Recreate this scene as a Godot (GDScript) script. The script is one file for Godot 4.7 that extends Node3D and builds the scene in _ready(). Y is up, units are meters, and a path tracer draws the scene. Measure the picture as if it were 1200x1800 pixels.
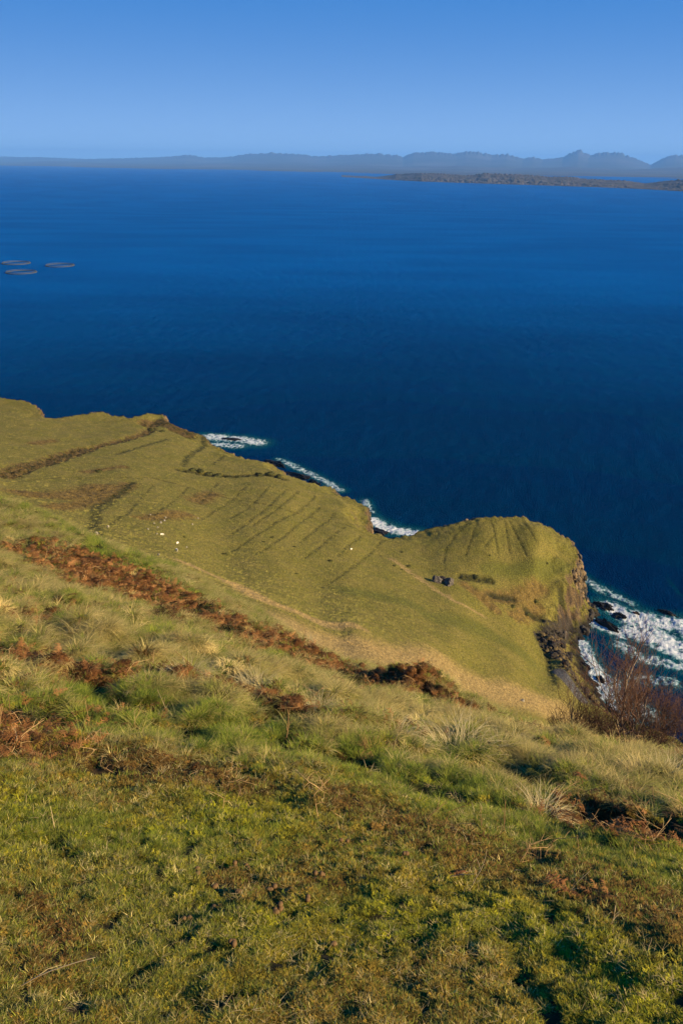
extends Node3D
# A grassy hillside above a coastal shelf, cliffs and the sea, with far hills across the sound.
# World: metres, y up, sea level at y = 0. The viewer stands on the hillside at (0, 118.35, 0) and looks along -z.

const TERRAIN_POINTS := [
	Vector3(-0.87,117.95,-1.33), Vector3(0.02,117.74,-1.48), Vector3(1.01,117.73,-1.49), Vector3(-0.46,117.81,-1.42), Vector3(0.52,117.7,-1.51), Vector3(-1.16,117.64,-1.92),
	Vector3(-0.42,117.39,-2.14), Vector3(0.48,117.24,-2.27), Vector3(1.46,117.13,-2.37), Vector3(-1.55,117.21,-2.72), Vector3(-0.85,116.91,-3.02), Vector3(0.02,116.65,-3.29),
	Vector3(1.09,116.23,-3.71), Vector3(2.49,115.66,-4.3), Vector3(-2.24,116.39,-4.1), Vector3(-1.24,116,-4.57), Vector3(0.02,115.53,-5.12), Vector3(1.68,114.66,-5.99),
	Vector3(3.51,114.19,-6.21), Vector3(-3.32,115.21,-6.33), Vector3(-2.13,114.74,-6.98), Vector3(-0.67,113.9,-7.9), Vector3(1.22,112.72,-8.82), Vector3(3.63,111.48,-9.82),
	Vector3(-5.09,113.46,-10.02), Vector3(-3.67,112.84,-10.84), Vector3(-2.08,111.57,-12.23), Vector3(0.04,109.9,-13.67), Vector3(2.4,109.56,-13.2), Vector3(-8.29,110.39,-16.73),
	Vector3(-6.81,110,-17.16), Vector3(-5.32,109.01,-18.3), Vector3(-3.35,107.21,-20.03), Vector3(-0.63,106.41,-19.77), Vector3(1.67,106.38,-18.46), Vector3(4.08,107.12,-16.08),
	Vector3(5.39,108.84,-13.05), Vector3(6.14,110.19,-11.05), Vector3(-14.28,105.42,-29.65), Vector3(-11.51,105.49,-28.51), Vector3(-9.1,105.03,-27.97), Vector3(-6.27,104.43,-27.24),
	Vector3(-17.48,103.37,-36.79), Vector3(-19.47,102.46,-41.4), Vector3(-16.51,102.04,-40.17), Vector3(-13.32,100.68,-39.57), Vector3(-10.98,100.11,-38.85), Vector3(-8.66,99.68,-38.05),
	Vector3(-4.01,100.54,-32.39), Vector3(-1.2,102.44,-26.73), Vector3(1.24,104.01,-22.95), Vector3(2.79,104.87,-20.96), Vector3(4.98,105.48,-18.44), Vector3(5.95,106.55,-16.36),
	Vector3(6.59,107.83,-14.43), Vector3(7.12,108.79,-12.88), Vector3(-24.63,96.75,-51.93), Vector3(-16.76,94.32,-49.23), Vector3(-10.99,93.1,-47.87), Vector3(-5.25,93.55,-42.11),
	Vector3(-1.59,95.66,-35.41), Vector3(1.69,97.66,-30.69), Vector3(3.86,98.4,-28.54), Vector3(6.82,99.48,-24.93), Vector3(8.07,101.21,-21.95), Vector3(9.18,102.49,-19.82),
	Vector3(9.94,103.81,-17.75), Vector3(-12.31,62,-100.05), Vector3(-6.46,60,-98.71), Vector3(1.95,54,-104.54), Vector3(9.6,47,-109.7), Vector3(0.2,57,-95.98),
	Vector3(20.7,36,-117.36), Vector3(15.93,42,-113.84), Vector3(33.53,26,-125.94), Vector3(25.34,34,-113.51), Vector3(48.06,14,-133.49), Vector3(42.45,20,-123.32),
	Vector3(54.48,11,-133.64), Vector3(38.31,24,-121.66), Vector3(60.3,14,-127.45), Vector3(67.9,14,-123.37), Vector3(80.29,10,-124.02), Vector3(-25.84,58,-118.14),
	Vector3(-43.21,56,-135.56), Vector3(-59.33,54,-150.62), Vector3(-77.33,52,-165.11), Vector3(-22.81,45,-140.62), Vector3(-4.23,42,-132.62), Vector3(-19.85,38,-165.16),
	Vector3(-41.52,42,-175.27), Vector3(5.73,40,-131.9), Vector3(23.42,31,-136.02), Vector3(36.48,22,-139.15), Vector3(48.53,13,-144.56), Vector3(53.43,10,-142.5),
	Vector3(2.85,31,-164.68), Vector3(13.57,28,-162.05), Vector3(20.8,27,-153.62), Vector3(36,17,-162.52), Vector3(47.07,10,-165.91), Vector3(50.2,7.5,-159.89),
	Vector3(0.07,25,-199.06), Vector3(-17.15,27,-218.28), Vector3(9.86,20,-202.22), Vector3(16.31,19,-200.75), Vector3(-6.99,22,-221.39), Vector3(-37.14,26,-239.03),
	Vector3(-50.49,33,-216.16), Vector3(-66.49,42,-189.23), Vector3(-69.34,35,-224.6), Vector3(-89.68,45,-193.08), Vector3(-92.71,34,-242.35), Vector3(-116.62,35,-256.27),
	Vector3(-81.96,29,-269.26), Vector3(-64.39,25,-281.79), Vector3(-38.06,21,-274.82), Vector3(-54.32,22,-284.3), Vector3(-108.92,29,-288.81), Vector3(-134.87,31,-300.21),
	Vector3(-127.29,29,-315.66), Vector3(26.44,17.5,-203.96), Vector3(31.37,18,-218.52), Vector3(43.4,20,-218.64), Vector3(52.37,19.5,-219.95), Vector3(61.91,18,-215.23),
	Vector3(67.94,15.5,-210.77), Vector3(42.74,18,-203.34), Vector3(55.82,16,-202.17), Vector3(24.67,19,-187.35), Vector3(39.72,16.5,-193.96), Vector3(66.18,14.5,-203.51),
	Vector3(28.96,20,-173.55), Vector3(39.19,14.5,-180.3), Vector3(52.26,10.5,-190.46), Vector3(52.85,7,-184.25), Vector3(62.04,11.5,-198.63), Vector3(44.11,12,-177.37),
	Vector3(-60,130.35,-30), Vector3(-40,132.35,0), Vector3(-30,134.35,20), Vector3(-8,121.85,6), Vector3(0,120.15,5), Vector3(8,117.35,5),
	Vector3(30,110.35,10), Vector3(60,88.35,0), Vector3(90,68.35,-60), Vector3(-90,128.35,-90), Vector3(-160,98.35,-150), Vector3(20,120.35,25),
	Vector3(-20,127.85,-8), Vector3(0,118.32,0),
]
# the cliff edge from north to south: x, z, height, width of the face below
const COAST_EDGE := [
	[-190.67,-320.86, 31, 6], [-156.04,-317.78, 31, 6], [-138.82,-310.51, 32, 6], [-128.91,-308.46, 31.5, 6],
	[-121.85,-303.9, 31, 5], [-118.13,-298.72, 30, 4], [-115.65,-292.1, 29.5, 3], [-111.83,-294.01, 28.5, 5],
	[-102.19,-302.1, 28, 5], [-96.57,-306.24, 28, 6], [-92.01,-304.22, 27, 5], [-84.02,-303.04, 26.5, 5],
	[-78.43,-308.66, 27, 6], [-73.28,-308.99, 26, 6], [-69.06,-301.55, 25, 5], [-60.89,-297.03, 23, 6],
	[-54.95,-295.98, 22, 6], [-51.82,-290.01, 21, 6], [-45.17,-283.13, 20, 6], [-35.83,-276.7, 19, 6],
	[-25.72,-276.92, 17, 5], [-20.84,-270.76, 16, 4], [-19.29,-263, 15.5, 4], [-11.3,-261.89, 14.5, 4],
	[-3.58,-263.35, 14, 4], [-1.65,-254.19, 14.5, 4], [4.23,-248.07, 15, 4], [7.84,-244.23, 15, 3.5],
	[8.98,-236.45, 14.5, 3], [8.19,-227.55, 14.5, 3], [9.3,-222.52, 14.5, 3], [15.83,-218.77, 15, 5],
	[21.46,-219.48, 15.5, 5], [26.82,-221.37, 17, 6], [35.1,-221.02, 19, 7], [42.52,-222.15, 20.5, 7],
	[47.96,-223.15, 20.5, 7], [57.14,-225.86, 19, 7], [64.33,-223.56, 17, 6], [69.61,-219.66, 15, 5],
	[71.71,-213.71, 13.5, 4], [69.83,-208.15, 12.5, 4], [67.57,-203.56, 11.5, 5], [68.19,-201.7, 8, 6],
	[70.82,-202.09, 4, 5], [72.8,-199.96, 2.2, 4], [70.47,-194.89, 1.6, 4], [63.84,-185, 1.2, 4],
	[62.82,-177.01, 1, 4], [62.71,-166.84, 1, 4], [63.21,-158.66, 1, 4], [65.02,-151.93, 1, 4],
	[68.04,-146.03, 1, 4], [77.13,-137.6, 1, 5], [96.41,-124.86, 2, 8],
]
const FAR_STROKES := [
	["furrow", 0.27, [Vector2(-39.13,-231.74), Vector2(-39.08,-198.86)]],
	["furrow", 0.27, [Vector2(-29.6,-232.96), Vector2(-33.76,-197.41), Vector2(-35.33,-181.35)]],
	["furrow", 0.27, [Vector2(-22.73,-232.89), Vector2(-26.55,-201.73), Vector2(-29.33,-188.99)]],
	["furrow", 0.27, [Vector2(-17.59,-234.22), Vector2(-21.05,-207.25), Vector2(-26.98,-172.54)]],
	["furrow", 0.27, [Vector2(-13.94,-237.07), Vector2(-18.4,-206.6), Vector2(-23.15,-184.56)]],
	["furrow", 0.27, [Vector2(-8.65,-239.01), Vector2(-12.57,-212.53), Vector2(-18.64,-187.96), Vector2(-23.13,-164.99), Vector2(-25.73,-153.61)]],
	["furrow", 0.27, [Vector2(-6.83,-227.8), Vector2(-12.27,-196.06), Vector2(-17.23,-166.73), Vector2(-19.56,-157.98)]],
	["furrow", 0.27, [Vector2(-2.28,-222.71), Vector2(-6.69,-201.65), Vector2(-10.8,-180.72)]],
	["furrow", 0.27, [Vector2(1.04,-209.69), Vector2(-4.3,-188.15), Vector2(-8.94,-166.79)]],
	["furrow", 0.27, [Vector2(6.22,-207.93), Vector2(-1.03,-177.28)]],
	["furrow", 0.27, [Vector2(11.96,-208.66), Vector2(5.61,-183.06), Vector2(0.15,-161.17), Vector2(-4.43,-147.04)]],
	["furrow", 0.27, [Vector2(38.5,-219.27), Vector2(34.15,-213.37), Vector2(30.28,-204.74), Vector2(28.54,-195.43)]],
	["furrow", 0.27, [Vector2(45.67,-219.99), Vector2(46.14,-213.1), Vector2(41.84,-206.16)]],
	["furrow", 0.27, [Vector2(45.91,-215.96), Vector2(45.37,-203.95)]],
	["furrow", 0.27, [Vector2(50.22,-220.85), Vector2(49.1,-205.13)]],
	["furrow", 0.27, [Vector2(51.55,-221.38), Vector2(53.74,-204.23)]],
	["furrow", 0.27, [Vector2(55.64,-219.99), Vector2(57.71,-210.34)]],
	["furrow", 0.27, [Vector2(40.61,-217.24), Vector2(35.51,-200.94)]],
	["furrow", 0.27, [Vector2(-58.36,-202.59), Vector2(-51.63,-148.32)]],
	["furrow", 0.27, [Vector2(-53.68,-208.92), Vector2(-45.97,-141.11)]],
	["furrow", 0.27, [Vector2(-45.65,-216.81), Vector2(-43.14,-165.3)]],
	["track", 0.4, [Vector2(-83.85,-179.84), Vector2(-77.95,-202.61), Vector2(-61.37,-210.85), Vector2(-55.83,-217.99), Vector2(-47.81,-216.84), Vector2(-40.07,-215.37), Vector2(-30.44,-211.98), Vector2(-16.41,-208.22), Vector2(-6.74,-213.5), Vector2(2.91,-212.26), Vector2(13.52,-209.44)]],
	["furrow", 0.7, [Vector2(51.37,-177.56), Vector2(52.36,-168.66), Vector2(48.93,-148.23)]],
	["rush", 3.4, [Vector2(-88,-189.3), Vector2(-90.13,-209.27), Vector2(-88.24,-231.71), Vector2(-85.73,-246.84)]],
	["rush", 2, [Vector2(-85.73,-246.84), Vector2(-79.82,-261.69), Vector2(-74.77,-281.24), Vector2(-73.96,-293.14)]],
	["rush", 3, [Vector2(-77.95,-298.82), Vector2(-70.62,-300.93), Vector2(-60.02,-292.06)]],
	["furrow", 0.8, [Vector2(-74.08,-243.94), Vector2(-65.55,-279.46)]],
	["furrow", 1, [Vector2(-55.64,-299.64), Vector2(-52.14,-284.13), Vector2(-53.99,-259.2), Vector2(-52.63,-244.41)]],
	["furrow", 0.6, [Vector2(-43.2,-271.43), Vector2(-44.46,-256.08)]],
	["gully", 1.6, [Vector2(-52.55,-238.51), Vector2(-46.17,-238.3), Vector2(-33.97,-243.09), Vector2(-25.18,-249.33), Vector2(-19.71,-247.99)]],
	["brown", 6, [Vector2(-71.37,-165.77), Vector2(-65.75,-171.23), Vector2(-62.93,-192)]],
	["brown", 3, [Vector2(-58.46,-145.4), Vector2(-59.21,-171.34), Vector2(-58.97,-201.97)]],
	["furrow", 1.2, [Vector2(-16.25,-39.74), Vector2(-55.95,-164.09), Vector2(-58.62,-205.32)]],
	["brown", 3, [Vector2(-40.2,-200.76), Vector2(-38.17,-213.9)]],
	["brown", 2.5, [Vector2(-43.9,-158.37), Vector2(-40.61,-171.19), Vector2(-38.28,-179.32)]],
	["brown", 2, [Vector2(-74.12,-212.78), Vector2(-66.96,-225.31)]],
	["brown", 2.5, [Vector2(-101.06,-245.31), Vector2(-98.43,-253.35)]],
	["tan", 2.4, [Vector2(-25.31,-115.66), Vector2(-19.31,-118.36), Vector2(-11.25,-97.9), Vector2(-5.02,-103.16), Vector2(2,-107.19)]],
	["tan", 6, [Vector2(-4.06,-83), Vector2(1.79,-92.87), Vector2(8.65,-97.68), Vector2(20.6,-116.82)]],
	["tan", 5, [Vector2(20.31,-114.92), Vector2(33.02,-123.81), Vector2(48.16,-133.94), Vector2(55.61,-133.48)]],
	["tan", 0.8, [Vector2(14.08,-191.15), Vector2(20.85,-180.07), Vector2(28.31,-169), Vector2(35.82,-169.73)]],
	["green", 4, [Vector2(20.39,-150.24), Vector2(34.01,-159.61), Vector2(43.92,-158.99)]],
	["green", 3, [Vector2(41.58,-195.64), Vector2(59.38,-202.09), Vector2(65.09,-205.64)]],
	["green", 4, [Vector2(2.64,-148.95), Vector2(15.68,-155.07)]],
	["brown", 2.6, [Vector2(37.75,-181.27), Vector2(46.4,-185.57), Vector2(56.19,-193.86)]],
	["brown", 2, [Vector2(33.34,-183.12), Vector2(40.08,-176.63)]],
	["brown", 2.2, [Vector2(45.88,-178.49), Vector2(54.18,-187.2)]],
	["gully", 1.5, [Vector2(32.78,-188.03), Vector2(40.58,-191.2)]],
	["gully", 1.3, [Vector2(40.17,-184.54), Vector2(46.58,-186.62)]],
	["gully", 1.3, [Vector2(50.42,-185.07), Vector2(54.18,-184.85)]],
	["gully", 1, [Vector2(62.14,-195.67), Vector2(62.06,-190.44)]],
	["rock", 2.4, [Vector2(63.36,-188), Vector2(58.99,-181.43)]],
	["rock", 3, [Vector2(58.99,-181.43), Vector2(54.23,-176.63), Vector2(55.7,-167.86)]],
	["rock", 1.8, [Vector2(56.56,-163.19), Vector2(56.97,-154.57), Vector2(58.71,-146.52)]],
	["shingle", 1.5, [Vector2(53.05,-159.44), Vector2(53.59,-152.61), Vector2(55.09,-147.2)]],
	["rock", 1.2, [Vector2(26.5,-183.38), Vector2(28.61,-182.15)]],
]
const NEAR_STROKES := [
	["bank", 0.42, [Vector2(0.6,-15.99), Vector2(1.48,-16.3), Vector2(2.31,-15.98), Vector2(3.43,-15.79), Vector2(4.46,-16.43)]],
	["bank", 0.36, [Vector2(4.58,-15.76), Vector2(5.16,-14.71)]],
	["bank", 0.3, [Vector2(5.37,-12.7), Vector2(5.78,-12.07), Vector2(6.06,-10.91)]],
	["bank", 0.4, [Vector2(-5.94,-26.7), Vector2(-5.01,-25.23)]],
	["bank", 0.3, [Vector2(-7.1,-15.85), Vector2(-6.7,-16)]],
	["bank", 0.3, [Vector2(1.83,-4.13), Vector2(2,-3.98)]],
	["bank", 0.2, [Vector2(-0.7,-6.73), Vector2(-0.2,-6.32)]],
	["bank", 0.2, [Vector2(-1.92,-12.59), Vector2(-1.59,-12.94)]],
	["rust", 2.6, [Vector2(-11.61,-29.4), Vector2(-8.82,-27.04), Vector2(-6.18,-24.19), Vector2(-4.42,-23.16), Vector2(-3.04,-22.8), Vector2(-1.36,-20.48)]],
	["rust", 1.2, [Vector2(-0.65,-20.39), Vector2(1.74,-19.33), Vector2(2.87,-15.9)]],
	["rust", 0.9, [Vector2(0.59,-15.62), Vector2(-0.58,-18.09)]],
	["rust", 0.8, [Vector2(2.66,-14.69), Vector2(3.94,-14.44), Vector2(5.11,-13.62)]],
	["rust", 0.9, [Vector2(5.35,-14.3), Vector2(5.89,-12.83), Vector2(6.52,-11.78)]],
	["rust", 0.5, [Vector2(-4.17,-8.1), Vector2(-3.72,-7.77)]],
	["rust", 0.33, [Vector2(-3.19,-7.67), Vector2(-2.47,-7.5)]],
	["rust", 0.3, [Vector2(-2.38,-4.4), Vector2(-2.02,-4.27), Vector2(-2.38,-4.93)]],
	["rust", 0.45, [Vector2(1.78,-4.1), Vector2(1.96,-3.89), Vector2(2.26,-3.88)]],
	["rust", 0.22, [Vector2(-0.23,-6.97), Vector2(-0.51,-7.55)]],
	["moss", 0.22, [Vector2(0.99,-2.56), Vector2(1.2,-2.45), Vector2(1.32,-2.11)]],
	["rust", 0.07, [Vector2(1,-2.46), Vector2(1.07,-2.36)]],
	["rust", 0.3, [Vector2(-5.07,-11.13), Vector2(-5.88,-14.39)]],
	["rust", 0.5, [Vector2(-2.06,-7.93), Vector2(-1.17,-7.52)]],
	["moss", 0.26, [Vector2(-2.08,-4.23), Vector2(-1.53,-4.2), Vector2(-0.88,-3.86), Vector2(-0.34,-3.8), Vector2(0.16,-3.68)]],
	["moss", 0.3, [Vector2(0.15,-3.44), Vector2(0.52,-3.25), Vector2(0.76,-3.03), Vector2(1.1,-2.74), Vector2(1.32,-2.34)]],
	["moss", 0.07, [Vector2(-1.06,-1.95), Vector2(-0.86,-1.8), Vector2(-0.86,-1.61)]],
	["moss", 0.12, [Vector2(-0.41,-2.34), Vector2(-0.25,-2.16), Vector2(-0.08,-2.35)]],
	["moss", 0.15, [Vector2(1.68,-4.38), Vector2(2.41,-4.58)]],
	["pale", 1.1, [Vector2(-3.94,-9.84), Vector2(-2.29,-8.87), Vector2(-1.2,-9.31), Vector2(0.03,-9.76), Vector2(1.78,-9.69), Vector2(2.66,-8.22), Vector2(3.06,-5.58)]],
	["pale", 1.8, [Vector2(-17.62,-37.15), Vector2(-13.9,-32.18), Vector2(-11.72,-24.12)]],
	["pale", 1.5, [Vector2(-9.77,-19.92), Vector2(-8.1,-19.7)]],
	["pale", 1.2, [Vector2(-7.36,-33.44), Vector2(-3.89,-26.14), Vector2(-1.56,-23.57)]],
	["pale", 0.7, [Vector2(-0.75,-23.4), Vector2(1.89,-21.16), Vector2(4.05,-18.01)]],
	["pale", 0.3, [Vector2(-1.54,-3.32), Vector2(-1.06,-3.26)]],
	["pale", 0.8, [Vector2(4.46,-16.43), Vector2(5.24,-14.36)]],
	["pale", 0.12, [Vector2(0.97,-1.81), Vector2(0.77,-1.52)]],
	["pale", 0.1, [Vector2(-0.83,-1.8), Vector2(-0.88,-1.55)]],
	["green", 0.6, [Vector2(-1.29,-5.37), Vector2(-0.34,-5), Vector2(0.44,-4.48), Vector2(1.18,-4.08), Vector2(1.47,-2.95)]],
	["green", 0.5, [Vector2(-2.94,-5.55), Vector2(-2.47,-6.24)]],
	["green", 0.5, [Vector2(-4.13,-14.85), Vector2(-3.05,-13.89)]],
	["green", 0.8, [Vector2(-13.63,-36.37), Vector2(-9.51,-30.89)]],
	["green", 1, [Vector2(1.81,-20.18), Vector2(2.65,-20.51)]],
	["green", 0.25, [Vector2(-1.34,-2.83), Vector2(-0.54,-2.85), Vector2(0.3,-2.91)]],
]
const HEATHER := [  # dark clumps standing in mostly for shadow, partly for dark plants
	[-6.9,-15.93, 0.55, "black-green clump of shade and plants behind the tall bracken stems on the left"],
	[-6.03,-12.16, 0.5, "dark clump of shade and plants cut by the left edge of the view"],
	[-4.03,-11.12, 0.36, "brown clump of shade and plants right of the bracken stems on the left slope"],
	[-4.69,-14.57, 0.3, "small dark green clump above the brown clump on the left slope"],
	[-6.25,-26.96, 0.95, "large black clump of shade and plants at the top of the rusty bracken belt"],
	[-4.8,-23.15, 0.8, "wide black clump of shade and plants in the middle of the rusty bracken belt"],
	[-3.37,-20.17, 0.7, "dark clump at the lower end of the rusty bracken belt"],
	[-4.61,-17.53, 0.6, "low dark brown clump above the bright green strip"],
	[-1.82,-12.6, 0.4, "dark green hollow clump among pale grass below the bracken belt"],
	[-0.69,-6.97, 0.25, "dark clump beside the bracken frond in the middle of the slope"],
	[-0.53,-16.52, 0.5, "dark rusty clump in the gully left of the green mound"],
	[0.15,-13.17, 0.45, "blackish clump in the gully below the green mound"],
	[0.38,-9.85, 0.25, "low dark tuft among the pale grass in the middle of the slope"],
	[2.96,-18.95, 0.5, "dark clump in the gully to the right of the green mound"],
	[3.7,-15.72, 0.45, "dark clump on the right side of the brow above the pale tussock"],
	[4.7,-15.7, 0.4, "dark clump beneath the tan slope right of centre"],
	[5.78,-12.07, 0.36, "black clump under the bare trees"],
	[5.24,-12.98, 0.3, "dark clump left of the bare trees on the brow"],
	[5.87,-10.73, 0.36, "black clump at the right edge under the bare trees"],
	[1.9,-4.01, 0.26, "wide dark clump in the rusty patch on the right"],
	[-1.52,-5.64, 0.16, "dark tuft by the pale forked stem on the left"],
	[0.56,-5.92, 0.2, "dark tuft in front of the tall pale tussock"],
	[1.67,-5.38, 0.26, "dark tuft right of the tall pale tussock"],
	[-2.47,-4.84, 0.25, "dark tuft in the rusty patch near the left edge"],
]
const TUSSOCKS := [
	[1.12,-5.99, 0.55, "tallest pale straw tussock right of the middle of the slope"],
	[0.58,-6.81, 0.42, "pale tussock with blades bent over at the centre of the slope"],
	[1.83,-7.02, 0.4, "pale tussock just right of the tallest one"],
	[-0.24,-7.5, 0.4, "pale straw tussock by the rusty frond in the middle"],
	[-1.75,-7.49, 0.4, "grey-straw tussock on the left of the slope"],
	[-1.04,-8.06, 0.42, "feathery pale tussock left of centre"],
	[2.68,-7.03, 0.36, "straw tussock on the brow left of the bare trees"],
	[1.73,-89.03, 0.5, "pale tussock on the far brow beside the gully"],
	[-2.85,-15.35, 0.4, "whitish tussock below the rusty bracken belt"],
	[-1.19,-24.29, 0.55, "pale tussock at the brow above the gully"],
	[1.43,-4.27, 0.3, "green and straw tussock above the brown moss on the right"],
	[-3.06,-8.68, 0.4, "pale tussock between the two rusty patches on the left"],
	[3.07,-5.72, 0.4, "straw tussock at the right edge below the bare trees"],
	[1.61,-12.62, 0.4, "low pale tussock beneath the green mound"],
]
const MOUND := [
	[2.19,-19.63, 1.25],
]
const DROPPINGS := [
	[-0.52,-4.76, 7, "sheep droppings under the tall rusty frond at mid slope"],
	[-0.46,-2.56, 5, "sheep droppings left of the middle of the near turf"],
	[-0.6,-2.42, 3, "three droppings lowest of the left group on the near turf"],
	[-0.39,-2.55, 2, "pair of droppings just right of the left group"],
	[-0.08,-2.46, 6, "largest pile of droppings in the middle of the near turf"],
	[-0.27,-2.3, 3, "droppings in the row below and left of the largest pile"],
	[-0.2,-2.29, 3, "droppings between the row and the largest pile"],
	[-0.38,-2.23, 3, "droppings at the left end of the row"],
	[-0.49,-2.27, 2, "two droppings at the far left of the turf group"],
	[-0.13,-2.2, 2, "two droppings below the largest pile"],
	[-0.55,-2.01, 2, "two droppings low on the left of the near turf"],
	[-0.34,-1.8, 3, "droppings nearest the camera"],
	[0.33,-2.76, 2, "two droppings by the forked twig right of centre"],
	[0.03,-2.95, 2, "pair of droppings above the twig group in the centre"],
	[0.13,-2.99, 2, "pair of droppings right of the centre pair"],
	[-0.22,-2.08, 5, "dark heap of droppings below the row"],
	[-0.09,-3.02, 1, "single dropping above the largest pile"],
	[-0.45,-2.12, 2, "pair of droppings below the left end of the row"],
	[-0,-1.87, 2, "two droppings low in the centre of the near turf"],
]
const STEMS := [
	[-1.59,-6, 0.3, -0.5, 0.3, "pale forked stem standing left of centre"],
	[-1.3,-2.71, 0.14, 0.1, 0.05, "upright straw stem on the left turf"],
	[-1.58,-3.03, 0.11, 0.12, 0.05, "short straw stem near the left edge"],
	[0.48,-5.51, 0.32, 0.02, 0.05, "straight dry stem before the tall tussock"],
	[1.58,-4.78, 0.26, 0, 0.05, "upright dry stem right of the tall tussock"],
	[1.92,-6.63, 0.22, 0.2, 0.05, "thin dry stem beside the brow on the right"],
	[2.24,-3.94, 0.2, 0, 0.1, "dry stem over the dark patch at the right edge"],
	[0.43,-2.53, 0.22, 0.75, 0.1, "pale forked twig lying on the brown moss"],
	[0.58,-2.48, 0.22, 0.15, 0.1, "tall forked dead stem beside the pale twig"],
	[0.97,-2.42, 0.2, 0.3, 0.1, "curled dead stem in the rusty patch on the right"],
	[1.05,-1.85, 0.13, 0.1, 0.05, "thin bent stem low on the right turf"],
	[-0.91,-1.48, 0.28, 0.9, 0.2, "long arching straw blades at the lower left"],
	[-4.1,-10.06, 0.6, 0.3, 0.2, "long broken bracken stem on the left slope"],
	[-4.67,-10.29, 0.55, 0.25, 0.1, "upright bracken stem on the left slope"],
	[-2.7,-6.14, 0.3, 0.3, 0.1, "bracken stem above the left rusty patch"],
	[-2.04,-6.67, 0.3, -0.3, 0.1, "leaning bracken stem between the rusty patches"],
	[-0.48,-5.54, 0.42, 0.1, 0.1, "tall dead bracken stem at the centre left"],
	[0.91,-2.55, 0.14, 0.5, 0.1, "small crooked twig at the right of the brown moss"],
	[1.02,-2.1, 0.14, 0.2, 0.1, "crooked stem low on the right slope"],
]
const FRONDS := [
	[-0.57,-5.93, 0.38, "rusty bracken frond standing in the middle of the slope"],
	[-3.6,-7.29, 0.5, "rusty bracken frond at the left edge"],
	[-3.35,-7.13, 0.45, "bracken frond second from the left edge"],
	[-2.72,-6.93, 0.4, "bent bracken frond left of the pale forked stem"],
	[-2.4,-6.86, 0.36, "bracken frond right of the bent one"],
	[-2.08,-4.23, 0.3, "low rusty frond over the brown moss on the left"],
	[-0.2,-6.32, 0.3, "curled frond below the straw tussock"],
	[-5.59,-13.37, 0.6, "bracken frond on the tall stems at the left"],
	[1.84,-3.64, 0.4, "dark rusty frond in the right patch"],
	[1.99,-3.51, 0.38, "rusty frond at the right edge of the view"],
	[1.62,-3.62, 0.36, "drooping frond at the left end of the right patch"],
	[0.97,-2.35, 0.2, "small frond among the crooked twigs on the right"],
	[0.77,-9.22, 0.36, "rusty frond by the low dark tuft"],
	[2.7,-10.52, 0.35, "rusty frond behind the tall tussock"],
	[2.05,-5.16, 0.3, "rusty frond below the brow on the right"],
	[0.62,-2.62, 0.2, "withered frond at the forked dead stem"],
]
const SHRUBS := [
	[-71.24,-215.65, 1.5, "lone dark bush on the shelf by the rushy ditch"],
	[-17.14,-176.17, 0.8, "dark bush left of a pair on the striped field"],
	[-18.66,-170.42, 0.6, "smaller dark bush of the pair on the striped field"],
	[-25.46,-153.45, 0.9, "dark bush at the foot of the longest furrow"],
	[-2.65,-171.25, 0.9, "dark bush in the middle of the striped field"],
	[-11.57,-174.59, 0.55, "small bush between two furrows"],
	[-33.69,-152.17, 0.55, "tiny bush by the white sheep"],
	[17.28,-200.73, 0.6, "small bush left of the headland"],
	[14.05,-185.74, 0.6, "small bush below the headland neck"],
	[18.15,-189.15, 1, "spreading bush left of the rock outcrop"],
	[59.99,-204.48, 0.7, "dark bush on the headland top near the cliff"],
	[15.97,-184.84, 0.5, "low bush beside the spreading one"],
	[-9.76,-151.47, 0.5, "small bush on the lower field"],
	[36.72,-190.11, 1.5, "dark gorse bush right of the rock outcrop"],
	[40.66,-191.73, 1.2, "dark gorse bush at the right end of the group"],
	[45.92,-182.95, 1.2, "brown bush on the brow of the headland slope"],
	[53.92,-190.41, 1.3, "green ivy bush near the cliff top"],
	[50.09,-183.3, 1.2, "dark bush above the boulder scree"],
	[-48.85,-240.99, 1.6, "dark bush at the left end of the bushy gully near the coast"],
	[-46.28,-241.02, 1.9, "dark bush in the gully beside the leftmost"],
	[-43.65,-240.66, 1.8, "dark bush in the left half of the coastal gully"],
	[-40.66,-240.42, 2.2, "widest dark bush in the coastal gully"],
	[-37.49,-241.53, 1.9, "dark bush just right of the widest gully bush"],
	[-34.33,-242.95, 1.7, "dark bush in the middle of the coastal gully"],
	[-31.19,-244.93, 2, "dark bush in the right half of the coastal gully"],
	[-27.91,-247.89, 1.8, "dark bush near the cliff end of the gully"],
	[-24.53,-250.62, 1.8, "dark bush next to the cliff end of the gully"],
	[-21.38,-249.79, 1.6, "dark bush at the cliff end of the coastal gully"],
	[-74.37,-293.04, 1.8, "dark bush at the head of the rushy ditch"],
	[-69.31,-289.89, 1.6, "dark bush below the head of the rushy ditch"],
	[42.5,-201.76, 0.5, "small bush at the end of a headland furrow"],
]
const SHEEP := [
	[-32.26,-139.6, 1.1, "white sheep uphill of its neighbour on the open shelf"],
	[-30.23,-129.91, 2.2, "white sheep nearest the brow on the open shelf"],
	[-36.14,-143.62, 0.3, "white sheep below the cluster of pale stones"],
	[2.66,-186.74, 0.8, "lone sheep in the middle of the striped field"],
]
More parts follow.
